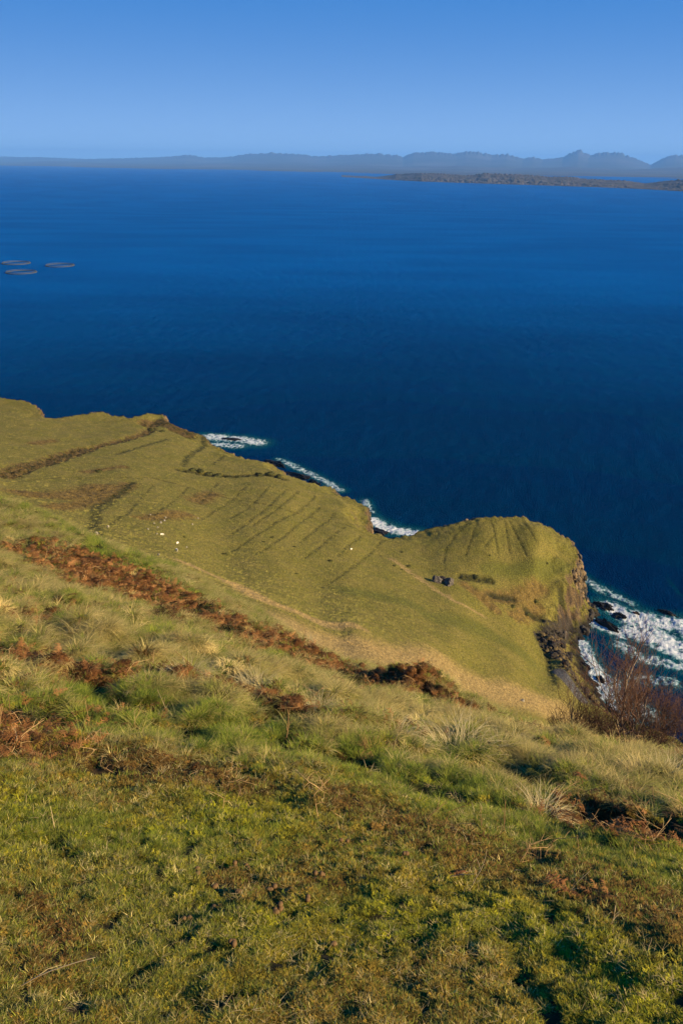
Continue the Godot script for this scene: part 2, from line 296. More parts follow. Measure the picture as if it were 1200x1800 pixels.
const STONES := [
	[-43.83,-164.99, 0.5, "pale stone at the top left of the stone cluster"],
	[-40.88,-167.15, 0.55, "pale stone uppermost in the brown patch"],
	[-40.07,-162.52, 0.6, "pale stone in the brown patch below the uppermost"],
	[-39.88,-158.47, 0.65, "largest pale stone in the brown patch"],
	[-40.44,-154.73, 0.45, "pale stone left of the largest"],
	[-38.81,-150.97, 0.5, "pale stone under the largest"],
	[-39.4,-145.46, 0.5, "pale stone at the lower left of the cluster"],
	[-36.97,-142.9, 0.4, "pale stone beside the lowest sheep"],
	[-35.92,-180, 0.6, "pale stone on the right of the brown patch"],
	[-35.68,-171.52, 0.5, "pale stone below and left of the right one"],
	[-42.59,-124.08, 0.8, "white stone on the brow at left"],
	[-44.69,-136.98, 0.6, "smaller white stone right of the one on the brow"],
	[-30.9,-141.4, 0.4, "pale stone right of the sheep"],
	[-29.67,-114.47, 0.5, "pale stone at the foot of the spur"],
	[35.33,-124.7, 0.8, "pale stone on the tan slope"],
]
const OUTCROP := [
	[26.34,-182.07, 1.6],
	[28.29,-180.85, 1.9],
]
const BOULDER_AREA := [
	[60.17,-183.38, 0],
	[50.9,-175.47, 0],
	[53.3,-163.96, 0],
	[60.46,-172.45, 0],
	[58.06,-163.48, 0],
	[58.33,-147.48, 0],
]
const TREES := [
	[4.52,-9.2, 0],
	[4.61,-8.03, 0],
	[4.87,-11.48, 0],
]
const FOAM_STROKES := [
	[3.4, 0.85, [Vector2(-62.8,-358.25), Vector2(-50.21,-355.27), Vector2(-39.76,-350.62)]],
	[2.2, 0.7, [Vector2(-58.61,-348.38), Vector2(-47.56,-344.7)]],
	[1.4, 0.6, [Vector2(-23.78,-322.81), Vector2(-14.66,-312.7), Vector2(-5.97,-301.21), Vector2(-0.78,-292.72)]],
	[1.2, 0.4, [Vector2(-27.88,-327.74), Vector2(-19.95,-320.8)]],
	[2.5, 1, [Vector2(10.91,-263.83), Vector2(16.41,-256.58), Vector2(25.32,-252.99)]],
	[1.2, 0.6, [Vector2(8.81,-282.48), Vector2(11.14,-271.59)]],
	[1.1, 0.6, [Vector2(76.68,-222.87), Vector2(79.68,-214.45), Vector2(84.23,-209.29)]],
	[1, 0.5, [Vector2(81.46,-214.49), Vector2(84.45,-209.98), Vector2(87.23,-205.29)]],
	[2.4, 0.95, [Vector2(79.72,-204.14), Vector2(83.07,-197.76), Vector2(86.75,-191.7), Vector2(93.36,-181.78)]],
	[2.8, 0.95, [Vector2(86.4,-197.82), Vector2(91.93,-194.83), Vector2(97.92,-193.42)]],
	[2.6, 1, [Vector2(82.19,-190.12), Vector2(86.57,-184.43), Vector2(92.29,-179.03)]],
	[1.8, 0.85, [Vector2(72.19,-194.44), Vector2(76.19,-191.49), Vector2(78.49,-188.58)]],
	[1.4, 0.85, [Vector2(66.09,-184.05), Vector2(66.13,-175.9), Vector2(67.64,-168.32), Vector2(69.07,-163.55)]],
	[2.2, 0.8, [Vector2(65.8,-169.52), Vector2(65.5,-161.16), Vector2(66.24,-154.5), Vector2(68.28,-148.26)]],
	[1.8, 0.6, [Vector2(69.82,-165.93), Vector2(71.1,-156.76), Vector2(75.12,-152.51)]],
	[1.6, 0.5, [Vector2(74.99,-168.45), Vector2(84.36,-166.18)]],
	[0.8, 0.5, [Vector2(106.73,-220.51), Vector2(106.57,-213.24)]],
	[1, 0.6, [Vector2(-127.99,-435.3), Vector2(-126.08,-434.17)]],
	[1, 0.5, [Vector2(-121.6,-394.46), Vector2(-108.43,-394.94)]],
	[1.6, 0.7, [Vector2(76.66,-182.85), Vector2(80.76,-176.69), Vector2(90.01,-173.22)]],
	[3, 0.8, [Vector2(98.36,-190.43), Vector2(102.74,-181.95)]],
]
const SKERRIES := [
	[2.2, 1.2, [Vector2(-32.63,-324.69), Vector2(-24.67,-317.87)]],
	[2.2, 1, [Vector2(-21.8,-311.15), Vector2(-14.31,-304.8)]],
	[1.6, 0.9, [Vector2(-13.05,-302.91), Vector2(-9.4,-298.6)]],
	[1.8, 0.8, [Vector2(12.28,-255.52), Vector2(16.18,-251.83)]],
	[1.5, 1, [Vector2(76.45,-205.73), Vector2(80,-201.2)]],
	[1.3, 0.7, [Vector2(80.57,-199.29), Vector2(82.43,-196.8)]],
	[1.6, 1.1, [Vector2(74.1,-195.4), Vector2(77.53,-190.62)]],
	[1, 0.6, [Vector2(85.82,-200.03), Vector2(87.06,-198.78)]],
	[1.5, 0.7, [Vector2(94.25,-201.17), Vector2(98.08,-198.06)]],
	[1.2, 0.6, [Vector2(66.07,-186.89), Vector2(67.03,-184.63)]],
	[1.2, 0.7, [Vector2(63.5,-174.55), Vector2(64.67,-170.75)]],
	[1.2, 0.6, [Vector2(65.88,-168.29), Vector2(66.91,-165.88)]],
	[1.8, 0.7, [Vector2(-55.57,-355.1), Vector2(-47.32,-353.69)]],
]
const PENS := [
	[1, 0, [Vector2(-414.86,-1039.33)]],
	[1, 0, [Vector2(-375.45,-951.55)]],
	[1, 0, [Vector2(-353.13,-1020.49)]],
]
const MAINLAND := [
	Vector3(-40.83,27080,222), Vector3(-34.17,25667,165), Vector3(-30.94,25152,275), Vector3(-26.88,24642,162), Vector3(-24.42,23711,243), Vector3(-21.86,22858,239), Vector3(-20.54,21617,224),
	Vector3(-18.52,19976,213), Vector3(-16.8,18779,182), Vector3(-13.99,17131,215), Vector3(-11.46,15912,280), Vector3(-10.37,15624,339), Vector3(-9.08,15306,254), Vector3(-7.78,15005,278),
	Vector3(-6.28,14683,390), Vector3(-4.78,14076,427), Vector3(-3.27,13431,394), Vector3(-1.76,12850,312), Vector3(0.52,12255,384), Vector3(2.04,12126,405), Vector3(3.37,12022,362),
	Vector3(3.82,11988,315), Vector3(4.5,11940,430), Vector3(5.82,11851,466), Vector3(7.32,11759,423), Vector3(7.95,11778,489), Vector3(8.62,11800,483), Vector3(9.55,11833,392),
	Vector3(10.54,11872,428), Vector3(11.57,11916,298), Vector3(12.19,11944,348), Vector3(12.84,11976,287), Vector3(14.09,12042,356), Vector3(14.63,12072,491), Vector3(15.05,12097,563),
	Vector3(15.69,12136,432), Vector3(16.74,12204,506), Vector3(17.43,12251,493), Vector3(18.64,12338,312), Vector3(19.48,12404,175), Vector3(20.32,12472,396), Vector3(20.89,12520,452),
	Vector3(21.48,12572,424), Vector3(22.79,12693,512), Vector3(24.7,12886,383), Vector3(27.15,13166,497), Vector3(30.65,13397,346), Vector3(33.9,13668,486), Vector3(37.41,14023,329),
	Vector3(39.51,14270,392),
]
const FOOTHILLS := [
	Vector3(-40.85,22436,23), Vector3(-33.66,21580,3), Vector3(-26.89,21123,38), Vector3(-21.86,20645,31), Vector3(-18.53,18230,99), Vector3(-15.06,16303,57), Vector3(-11.47,14748,60),
	Vector3(-7.03,13811,93), Vector3(-4.03,12852,92), Vector3(-1.76,12064,62), Vector3(1.28,11218,87), Vector3(3.56,10705,60), Vector3(7.33,9985,97), Vector3(11.03,9840,53),
	Vector3(14.65,9741,88), Vector3(18.15,9684,57), Vector3(21.51,9663,111), Vector3(27.19,9704,151), Vector3(33.43,9726,95), Vector3(39.57,9863,137),
]
const ISLAND := [
	Vector3(-0.23,8210,-1), Vector3(1.29,7603,13), Vector3(2.05,7333,8), Vector3(3.38,6838,39), Vector3(5.09,6435,54), Vector3(6.6,6265,54), Vector3(7.92,6127,45),
	Vector3(9.22,6003,63), Vector3(11.44,5825,60), Vector3(13.27,5691,49), Vector3(14.53,5604,52), Vector3(15.78,5509,40), Vector3(18.06,5317,36), Vector3(19.27,5198,23),
	Vector3(20.79,4985,45), Vector3(21.63,4902,56), Vector3(23.6,4804,66), Vector3(26.74,4667,55), Vector3(29.44,4649,70), Vector3(33.62,4642,45), Vector3(37.45,4657,42),
]


const EYE_HEIGHT := 120.0
const GRID_U := 200
const GRID_V := 170
const U_FROM := -4.2
const U_STEP := 0.0422
const V_FROM := -5.4
const V_STEP := 0.0400
const NEAR_X := -30.0
const NEAR_Z := -54.0
const NEAR_CELL := 0.15
const NEAR_W := 340
const NEAR_H := 360
const FAR_X := -215.0
const FAR_Z := -365.0
const FAR_CELL := 0.32
const FAR_W := 1000
const FAR_H := 969
const COAST_W := 320
const COAST_H := 310

var relief := PackedFloat32Array()
var coast := PackedFloat32Array()      # signed distance to the cliff edge, inside positive
var coast_top := PackedFloat32Array()  # height of the nearest cliff edge
var coast_wide := PackedFloat32Array()
var zones := {}
var rough := FastNoiseLite.new()
var broad := FastNoiseLite.new()
var fine := FastNoiseLite.new()
var lace := FastNoiseLite.new()
var swell := FastNoiseLite.new()
var used_names := {}
var rng := RandomNumberGenerator.new()

func _ready() -> void:
	# ---- camera, sky, sun, exposure, haze
	var camera := Camera3D.new()
	camera.name = "camera"
	camera.keep_aspect = Camera3D.KEEP_HEIGHT
	camera.fov = 66.0
	camera.near = 0.05
	camera.far = 90000.0
	camera.position = Vector3(0, EYE_HEIGHT, 0)
	camera.rotation_order = EULER_ORDER_YXZ
	camera.rotation_degrees = Vector3(-23.86, 0, 0.6)
	add_child(camera)
	var sky_material := ProceduralSkyMaterial.new()
	sky_material.sky_top_color = Color(0.0, 0.135, 0.48).linear_to_srgb()
	sky_material.sky_horizon_color = Color(0.29, 0.49, 0.80).linear_to_srgb()
	sky_material.sky_curve = 0.058
	sky_material.ground_bottom_color = Color(0.02, 0.06, 0.12).linear_to_srgb()
	sky_material.ground_horizon_color = Color(0.15, 0.3, 0.5).linear_to_srgb()
	sky_material.sky_energy_multiplier = 0.73
	sky_material.sun_angle_max = 4.0
	var sky := Sky.new()
	sky.sky_material = sky_material
	var env := Environment.new()
	env.background_mode = Environment.BG_SKY
	env.sky = sky
	env.tonemap_mode = Environment.TONE_MAPPER_LINEAR
	env.tonemap_exposure = 2.5
	env.sdfgi_enabled = true
	env.ssao_enabled = true
	env.ssil_enabled = true
	env.fog_enabled = true
	env.fog_density = 0.00004
	env.fog_light_color = Color(0.44, 0.69, 1.0)
	var world := WorldEnvironment.new()
	world.name = "daylight"
	world.environment = env
	add_child(world)
	var sun := DirectionalLight3D.new()
	sun.name = "sun"
	sun.light_energy = 1.6
	sun.light_color = Color(1.0, 0.89, 0.70)
	sun.light_angular_distance = 0.5
	sun.shadow_enabled = true
	add_child(sun)
	var to_sun := Vector3(cos(deg_to_rad(22)), tan(deg_to_rad(24)), sin(deg_to_rad(22))).normalized()
	sun.look_at_from_position(to_sun * 300.0, Vector3.ZERO, Vector3.UP)

	rng.seed = 4711
	set_noise(rough, 11, 1.1, 3)
	set_noise(broad, 23, 0.16, 3)
	set_noise(fine, 37, 4.5, 2)
	set_noise(swell, 51, 0.085, 4)
	lace.seed = 77
	lace.noise_type = FastNoiseLite.TYPE_CELLULAR
	lace.cellular_return_type = FastNoiseLite.RETURN_DISTANCE2_SUB
	lace.frequency = 0.42
	lace.fractal_type = FastNoiseLite.FRACTAL_FBM
	lace.fractal_octaves = 2
	lace.domain_warp_enabled = true
	lace.domain_warp_amplitude = 3.0
	lace.domain_warp_frequency = 0.25

	fit_relief()
	fill_coast()
	fill_zones()
	# ---- the setting
	build_hillside()
	build_shelf()
	build_sea()
	build_ridges()
	# ---- shore
	build_foam()
	build_rocks()
	build_pens()
	# ---- shelf
	build_shelf_things()
	build_trees()
	# ---- grass and small things of the near slope
	build_near_things()
	build_grass()

# ------------------------------------------------------------------ helpers
func set_noise(n: FastNoiseLite, s: int, f: float, octaves: int) -> void:
	n.seed = s
	n.noise_type = FastNoiseLite.TYPE_SIMPLEX_SMOOTH
	n.frequency = f
	n.fractal_type = FastNoiseLite.FRACTAL_FBM
	n.fractal_octaves = octaves

func numbered(called: String) -> String:
	var k: int = used_names.get(called, 0)
	used_names[called] = k + 1
	return called if k == 0 else "%s_%03d" % [called, k]

func tag(o: Node, label: String, category: String, group := "", kind := "") -> void:
	o.set_meta("label", label)
	if category != "":
		o.set_meta("category", category)
	if group != "":
		o.set_meta("group", group)
	if kind != "":
		o.set_meta("kind", kind)

func thing(called: String, at: Vector3, label: String, category: String, group := "") -> Node3D:
	var o := Node3D.new()
	o.name = numbered(called)
	o.position = at
	add_child(o, true)
	tag(o, label, category, group)
	return o

func part(called: String, m: Mesh, material: Material, parent: Node) -> MeshInstance3D:
	var o := MeshInstance3D.new()
	o.name = called if parent != self else numbered(called)
	o.mesh = m
	o.material_override = material
	parent.add_child(o, true)
	return o

func mat(c: Color, roughness := 0.9, coloured := false) -> StandardMaterial3D:
	var m := StandardMaterial3D.new()
	m.albedo_color = c.linear_to_srgb()
	m.roughness = roughness
	m.metallic_specular = 0.25
	m.vertex_color_use_as_albedo = coloured
	return m

func mesh_of(v: PackedVector3Array, n: PackedVector3Array, c: PackedColorArray, i: PackedInt32Array) -> ArrayMesh:
	var a := []
	a.resize(Mesh.ARRAY_MAX)
	a[Mesh.ARRAY_VERTEX] = v
	a[Mesh.ARRAY_NORMAL] = n
	if c.size():
		a[Mesh.ARRAY_COLOR] = c
	a[Mesh.ARRAY_INDEX] = i
	var m := ArrayMesh.new()
	m.add_surface_from_arrays(Mesh.PRIMITIVE_TRIANGLES, a)
	return m

func noise_texture(s: int, f: float, octaves: int, dark: float, size := 1024) -> NoiseTexture2D:
	var n := FastNoiseLite.new()
	set_noise(n, s, f, octaves)
	n.fractal_gain = 0.62
	var t := NoiseTexture2D.new()
	t.width = size
	t.height = size
	t.seamless = true
	t.noise = n
	var g := Gradient.new()
	g.colors = PackedColorArray([Color(dark, dark, dark), Color(1, 1, 1)])
	g.offsets = PackedFloat32Array([0.25, 0.75])
	t.color_ramp = g
	return t

# ------------------------------------------------------------------ relief: a smooth surface through the surveyed points
func fit_relief() -> void:
	var pts: Array = TERRAIN_POINTS
	var n := pts.size()
	var pu := PackedFloat64Array()
	var pv := PackedFloat64Array()
	var val := PackedFloat64Array()
	for p: Vector3 in pts:
		var r := maxf(sqrt(p.x * p.x + p.z * p.z), 0.000001)
		var k := log(1.0 + r * 0.5) / r
		pu.append(p.x * k)
		pv.append(p.z * k)
		val.append((EYE_HEIGHT - 1.65 - p.y) / (1.0 + r / 6.0))
	var w := n + 3
	var rows := []
	for a in n:
		var row := PackedFloat64Array()
		row.resize(w + 1)
		for b in n:
			var d := (pu[a] - pu[b]) * (pu[a] - pu[b]) + (pv[a] - pv[b]) * (pv[a] - pv[b])
			row[b] = d * log(d) if d > 0.000000000001 else 0.0
		row[a] += 0.002
		row[n] = 1.0
		row[n + 1] = pu[a]
		row[n + 2] = pv[a]
		row[w] = val[a]
		rows.append(row)
	for q in 3:
		var row := PackedFloat64Array()
		row.resize(w + 1)
		for b in n:
			row[b] = 1.0 if q == 0 else (pu[b] if q == 1 else pv[b])
		rows.append(row)
	for c in w:
		var best := c
		for r in range(c + 1, w):
			if absf(rows[r][c]) > absf(rows[best][c]):
				best = r
		var swap = rows[c]
		rows[c] = rows[best]
		rows[best] = swap
		var lead: PackedFloat64Array = rows[c]
		for r in range(c + 1, w):
			var row: PackedFloat64Array = rows[r]
			var f := row[c] / lead[c]
			if f != 0.0:
				for k in range(c, w + 1):
					row[k] -= f * lead[k]
				rows[r] = row
	var weights := PackedFloat64Array()
	weights.resize(w)
	for c in range(w - 1, -1, -1):
		var row: PackedFloat64Array = rows[c]
		var s := row[w]
		for k in range(c + 1, w):
			s -= row[k] * weights[k]
		weights[c] = s / row[c]
	relief.resize(GRID_U * GRID_V)
	for j in GRID_V:
		var v := V_FROM + j * V_STEP
		for i in GRID_U:
			var u := U_FROM + i * U_STEP
			var s := weights[n] + weights[n + 1] * u + weights[n + 2] * v
			for k in n:
				var du := u - pu[k]
				var dv := v - pv[k]
				var d := du * du + dv * dv + 0.000000000001
				s += weights[k] * d * log(d)
			var e := sqrt(u * u + v * v)
			var r := 2.0 * (exp(e) - 1.0)
			relief[j * GRID_U + i] = EYE_HEIGHT - 1.65 - s * (1.0 + r / 6.0)

func base_height(x: float, z: float) -> float:
	var r := maxf(sqrt(x * x + z * z), 0.000001)
	var k := log(1.0 + r * 0.5) / r
	var a := clampf((x * k - U_FROM) / U_STEP, 1.0, GRID_U - 2.01)
	var b := clampf((z * k - V_FROM) / V_STEP, 1.0, GRID_V - 2.01)
	var i := int(a)
	var j := int(b)
	a -= i
	b -= j
	var a2 := a * a
	var a3 := a2 * a
	var w0 := -0.5 * a + a2 - 0.5 * a3
	var w1 := 1.0 - 2.5 * a2 + 1.5 * a3
	var w2 := 0.5 * a + 2.0 * a2 - 1.5 * a3
	var w3 := -0.5 * a2 + 0.5 * a3
	var o := (j - 1) * GRID_U + i
	var r0 := w0 * relief[o - 1] + w1 * relief[o] + w2 * relief[o + 1] + w3 * relief[o + 2]
	o += GRID_U
	var r1 := w0 * relief[o - 1] + w1 * relief[o] + w2 * relief[o + 1] + w3 * relief[o + 2]
	o += GRID_U
	var r2 := w0 * relief[o - 1] + w1 * relief[o] + w2 * relief[o + 1] + w3 * relief[o + 2]
	o += GRID_U
	var r3 := w0 * relief[o - 1] + w1 * relief[o] + w2 * relief[o + 1] + w3 * relief[o + 2]
	var b2 := b * b
	var b3 := b2 * b
	return (-0.5 * b + b2 - 0.5 * b3) * r0 + (1.0 - 2.5 * b2 + 1.5 * b3) * r1 + (0.5 * b + 2.0 * b2 - 1.5 * b3) * r2 + (-0.5 * b2 + 0.5 * b3) * r3

func fill_coast() -> void:
	coast.resize(COAST_W * COAST_H)
	coast_top.resize(coast.size())
	coast_wide.resize(coast.size())
	var n := COAST_EDGE.size()
	var ex := PackedFloat32Array()
	var ez := PackedFloat32Array()
	var eh := PackedFloat32Array()
	var ew := PackedFloat32Array()
	for e in COAST_EDGE:
		ex.append(e[0])
		ez.append(e[1])
		eh.append(e[2])
		ew.append(e[3])
	var w := COAST_W
	for j in COAST_H:
		var z := FAR_Z + j * 1.0
		for i in w:
			var x := FAR_X + i * 1.0
			var best := 1e9
			var top := 0.0
			var wide := 0.0
			var crossings := 0
			for k in n - 1:
				var ax := ex[k]
				var az := ez[k]
				var dx := ex[k + 1] - ax
				var dz := ez[k + 1] - az
				var t := clampf(((x - ax) * dx + (z - az) * dz) / (dx * dx + dz * dz), 0.0, 1.0)
				var px := x - ax - t * dx
				var pz := z - az - t * dz
				var d := px * px + pz * pz
				if d < best:
					best = d
					top = lerpf(eh[k], eh[k + 1], t)
					wide = lerpf(ew[k], ew[k + 1], t)
				if (ax > x) != (ex[k + 1] > x):
					if az + dz * (x - ax) / dx > z:
						crossings += 1
			var inside := crossings % 2 == 0 and x > ex[0]
			if x >= ex[n - 1]:
				inside = z > ez[n - 1]
			var o := j * w + i
			coast[o] = sqrt(best) * (1.0 if inside else -1.0)
			coast_top[o] = top
			coast_wide[o] = wide

func shore(grid: PackedFloat32Array, x: float, z: float) -> float:
	var w := COAST_W
	var a := clampf(x - FAR_X, 0.0, w - 1.01)
	var b := clampf(z - FAR_Z, 0.0, COAST_H - 1.01)
	var i := int(a)
	var j := int(b)
	a -= i
	b -= j
	var o := j * w + i
	return lerpf(lerpf(grid[o], grid[o + 1], a), lerpf(grid[o + w], grid[o + w + 1], a), b)

func stamp(g: PackedFloat32Array, w: int, h: int, cell: float, x0: float, z0: float, rad: float, pts: Array, strength := 1.0) -> PackedFloat32Array:
	for k in maxi(pts.size() - 1, 1):
		var p: Vector2 = pts[k]
		var q: Vector2 = pts[mini(k + 1, pts.size() - 1)]
		var steps := maxi(int(p.distance_to(q) / (rad * 0.4)), 1)
		for s in steps + 1:
			var m := p.lerp(q, float(s) / steps)
			var reach := rad * 1.5
			for j in range(maxi(int((m.y - reach - z0) / cell), 0), mini(int((m.y + reach - z0) / cell) + 2, h)):
				for i in range(maxi(int((m.x - reach - x0) / cell), 0), mini(int((m.x + reach - x0) / cell) + 2, w)):
					var d := Vector2(x0 + i * cell, z0 + j * cell).distance_to(m) / rad
					var f := strength * (1.0 - smoothstep(0.45, 1.5, d))
					if f > g[j * w + i]:
						g[j * w + i] = f
	return g

func fill_zones() -> void:
	for kind in ["rust", "moss", "pale", "green", "bank"]:
		var g := PackedFloat32Array()
		g.resize(NEAR_W * NEAR_H)
		for s in NEAR_STROKES:
			if s[0] == kind:
				g = stamp(g, NEAR_W, NEAR_H, NEAR_CELL, NEAR_X, NEAR_Z, s[1], s[2])
		zones["near_" + kind] = g
	for kind in ["furrow", "track", "rush", "gully", "brown", "tan", "green", "rock", "shingle"]:
		var g := PackedFloat32Array()
		g.resize(FAR_W * FAR_H)
		for s in FAR_STROKES:
			if s[0] == kind:
				g = stamp(g, FAR_W, FAR_H, FAR_CELL, FAR_X, FAR_Z, s[1], s[2])
		zones["far_" + kind] = g
	var g := PackedFloat32Array()
	g.resize(FAR_W * FAR_H)
	for s in FOAM_STROKES:
		g = stamp(g, FAR_W, FAR_H, FAR_CELL, FAR_X, FAR_Z, s[0] * 1.25, s[2], s[1])
	zones["foam"] = g
	var wide := PackedFloat32Array()
	wide.resize(FAR_W * FAR_H)
	for s in FOAM_STROKES:
		wide = stamp(wide, FAR_W, FAR_H, FAR_CELL, FAR_X, FAR_Z, s[0] * 2.0 + 1.0, s[2], s[1])
	zones["shoal"] = wide

func near_zone(g: PackedFloat32Array, x: float, z: float) -> float:
	var a := (x - NEAR_X) / NEAR_CELL
	var b := (z - NEAR_Z) / NEAR_CELL
	if a < 0.0 or b < 0.0 or a >= NEAR_W - 1.01 or b >= NEAR_H - 1.01:
		return 0.0
	var i := int(a)
	var j := int(b)
	a -= i
	b -= j
	var o := j * NEAR_W + i
	return lerpf(lerpf(g[o], g[o + 1], a), lerpf(g[o + NEAR_W], g[o + NEAR_W + 1], a), b)

func far_zone(g: PackedFloat32Array, x: float, z: float) -> float:
	var a := (x - FAR_X) / FAR_CELL
	var b := (z - FAR_Z) / FAR_CELL
	if a < 0.0 or b < 0.0 or a >= FAR_W - 1.01 or b >= FAR_H - 1.01:
		return 0.0
	var i := int(a)
	var j := int(b)
	a -= i
	b -= j
	var o := j * FAR_W + i
	return lerpf(lerpf(g[o], g[o + 1], a), lerpf(g[o + FAR_W], g[o + FAR_W + 1], a), b)

# height of the near slope with its hummocks
func slope_height(x: float, z: float) -> float:
	var r := sqrt(x * x + z * z)
	var h := base_height(x, z)
	var far := smoothstep(3.0, 9.0, r)
	h += broad.get_noise_2d(x * 1.3, z * 1.3) * lerpf(0.02, 0.28, smoothstep(2.0, 14.0, r))
	var lump := rough.get_noise_2d(x, z)
	h += (lump - 0.9 * maxf(0.0, -0.1 - lump) + 0.15) * lerpf(0.034, 0.44, far)
	h += fine.get_noise_2d(x, z) * lerpf(0.027, 0.06, far)
	h -= 0.38 * smoothstep(7.0, 24.0, r)
	h -= 0.75 * near_zone(zones.near_bank, x + 0.25 * lump, z + 0.3 * lump)
	for m in MOUND:
		var d = Vector2(x - m[0], z - m[1]).length() / m[2]
		h += 0.55 * m[2] * exp(-d * d * 1.4) * (1.0 + 0.3 * lump)
	return h

# height of the shelf, its ditches, cliffs and the sea bed in front
func shelf_height(x: float, z: float) -> float:
	var r := sqrt(x * x + z * z)
	var h := base_height(x, z)
	var lump := rough.get_noise_2d(x * 0.33, z * 0.33)
	h += broad.get_noise_2d(x * 0.4, z * 0.4) * 0.4 * smoothstep(60.0, 120.0, r) + lump * 0.13
	h -= 0.2 * far_zone(zones.far_furrow, x, z) + 0.2 * far_zone(zones.far_track, x, z)
	var rush := far_zone(zones.far_rush, x, z)
	if rush > 0.0:
		h -= 0.7 * rush - 0.9 * rush * lump
	var gully := far_zone(zones.far_gully, x, z)
	if gully > 0.0:
		h -= gully * (0.5 + lump)
	var brown := far_zone(zones.far_brown, x, z)
	if brown > 0.0:
		h += brown * lump * 0.4
	var wob := broad.get_noise_2d(x * 1.1 + 50.0, z * 1.1) * 1.1 + lump * 0.5
	var d := shore(coast, x, z) + wob
	if d < 9.0:
		var top := shore(coast_top, x, z)
		h = lerpf(top + lump * 0.3 + wob * 0.2, h, smoothstep(0.0, 9.0, d))
		if d < 0.0:
			var s := -d / shore(coast_wide, x, z)
			var crag := rough.get_noise_3d(x * 0.35, h * 0.2, z * 0.35)
			var fall := 1.0 - pow(clampf(1.0 - s, 0.0, 1.0), 1.3)
			h = lerpf(h, -0.8, clampf(fall + crag * 0.35 * smoothstep(0.0, 0.3, s) * (1.0 - smoothstep(0.8, 1.1, s)), 0.0, 1.0)) - maxf(s - 1.0, 0.0) * 1.2
	return h

# ------------------------------------------------------------------ ground
func sheet(rings: PackedFloat32Array, from: float, to: float, columns: int, near: bool) -> Array:
	var n := rings.size()
	var v := PackedVector3Array()
	v.resize(n * columns)
	for j in n:
		var r := rings[j]
		for i in columns:
			var a := lerpf(from, to, float(i) / (columns - 1))
			var x := r * sin(a)
			var z := -r * cos(a)
			v[j * columns + i] = Vector3(x, slope_height(x, z) if near else shelf_height(x, z), z)
	return [v, normals_of(v, n, columns)]

func normals_of(v: PackedVector3Array, n: int, columns: int) -> PackedVector3Array:
	var normals := PackedVector3Array()
	normals.resize(n * columns)
	for j in n:
		var j0 := maxi(j - 1, 0) * columns
		var j1 := mini(j + 1, n - 1) * columns
		var o := j * columns
		for i in columns:
			var across := v[o + mini(i + 1, columns - 1)] - v[o + maxi(i - 1, 0)]
			var away := v[j1 + i] - v[j0 + i]
			normals[o + i] = across.cross(away).normalized()
	return normals

func grid_index(n: int, columns: int) -> PackedInt32Array:
	var idx := PackedInt32Array()
	idx.resize((n - 1) * (columns - 1) * 6)
	var k := 0
	for j in n - 1:
		for i in columns - 1:
			var a := j * columns + i
			var b := a + columns
			idx[k] = a
			idx[k + 1] = b
			idx[k + 2] = a + 1
			idx[k + 3] = a + 1
			idx[k + 4] = b
			idx[k + 5] = b + 1
			k += 6
	return idx

func near_mix(x: float, z: float) -> Array:
	# shares of rust, moss, pale and green at a place, edges broken up by noise
	var r := sqrt(x * x + z * z)
	var wob := lerpf(0.12, 0.7, smoothstep(2.0, 20.0, r))
	var nx := x + rough.get_noise_2d(x * 0.9 + 31.0, z * 0.9) * wob
	var nz := z + rough.get_noise_2d(x * 0.9, z * 0.9 + 57.0) * wob
	var n := rough.get_noise_2d(x * 0.7 + 9.0, z * 0.7)
	return [clampf(near_zone(zones.near_rust, nx, nz) * (1.0 + n), 0.0, 1.0), clampf(near_zone(zones.near_moss, nx, nz) * (1.0 + n), 0.0, 1.0),
		near_zone(zones.near_pale, nx, nz), near_zone(zones.near_green, nx, nz)]

func build_hillside() -> void:
	var rings := PackedFloat32Array()
	var r := 0.5
	while r < 66.0:
		rings.append(r)
		r *= 1.0138
	var columns := 560
	var s := sheet(rings, deg_to_rad(-95.0), deg_to_rad(95.0), columns, true)
	var v: PackedVector3Array = s[0]
	var c := PackedColorArray()
	c.resize(v.size())
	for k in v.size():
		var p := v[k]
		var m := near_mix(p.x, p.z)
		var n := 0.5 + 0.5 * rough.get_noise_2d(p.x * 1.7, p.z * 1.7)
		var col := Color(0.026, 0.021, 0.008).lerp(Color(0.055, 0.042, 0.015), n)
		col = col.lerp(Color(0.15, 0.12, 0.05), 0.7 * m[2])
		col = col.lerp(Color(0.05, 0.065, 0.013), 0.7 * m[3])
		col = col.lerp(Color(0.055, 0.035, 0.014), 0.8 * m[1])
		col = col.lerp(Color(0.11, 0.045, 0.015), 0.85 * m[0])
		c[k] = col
	for i in columns:   # the rim dips under the shelf's sheet
		v[v.size() - 1 - i].y -= 1.5
	var material := mat(Color.WHITE, 0.95, true)
	material.albedo_texture = noise_texture(5, 0.03, 5, 0.55)
	material.uv1_triplanar = true
	material.uv1_world_triplanar = true
	material.uv1_scale = Vector3(0.7, 0.7, 0.7)
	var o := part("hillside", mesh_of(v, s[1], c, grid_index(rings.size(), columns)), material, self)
	tag(o, "steep near slope under the grass, moss and bracken", "ground", "", "structure")

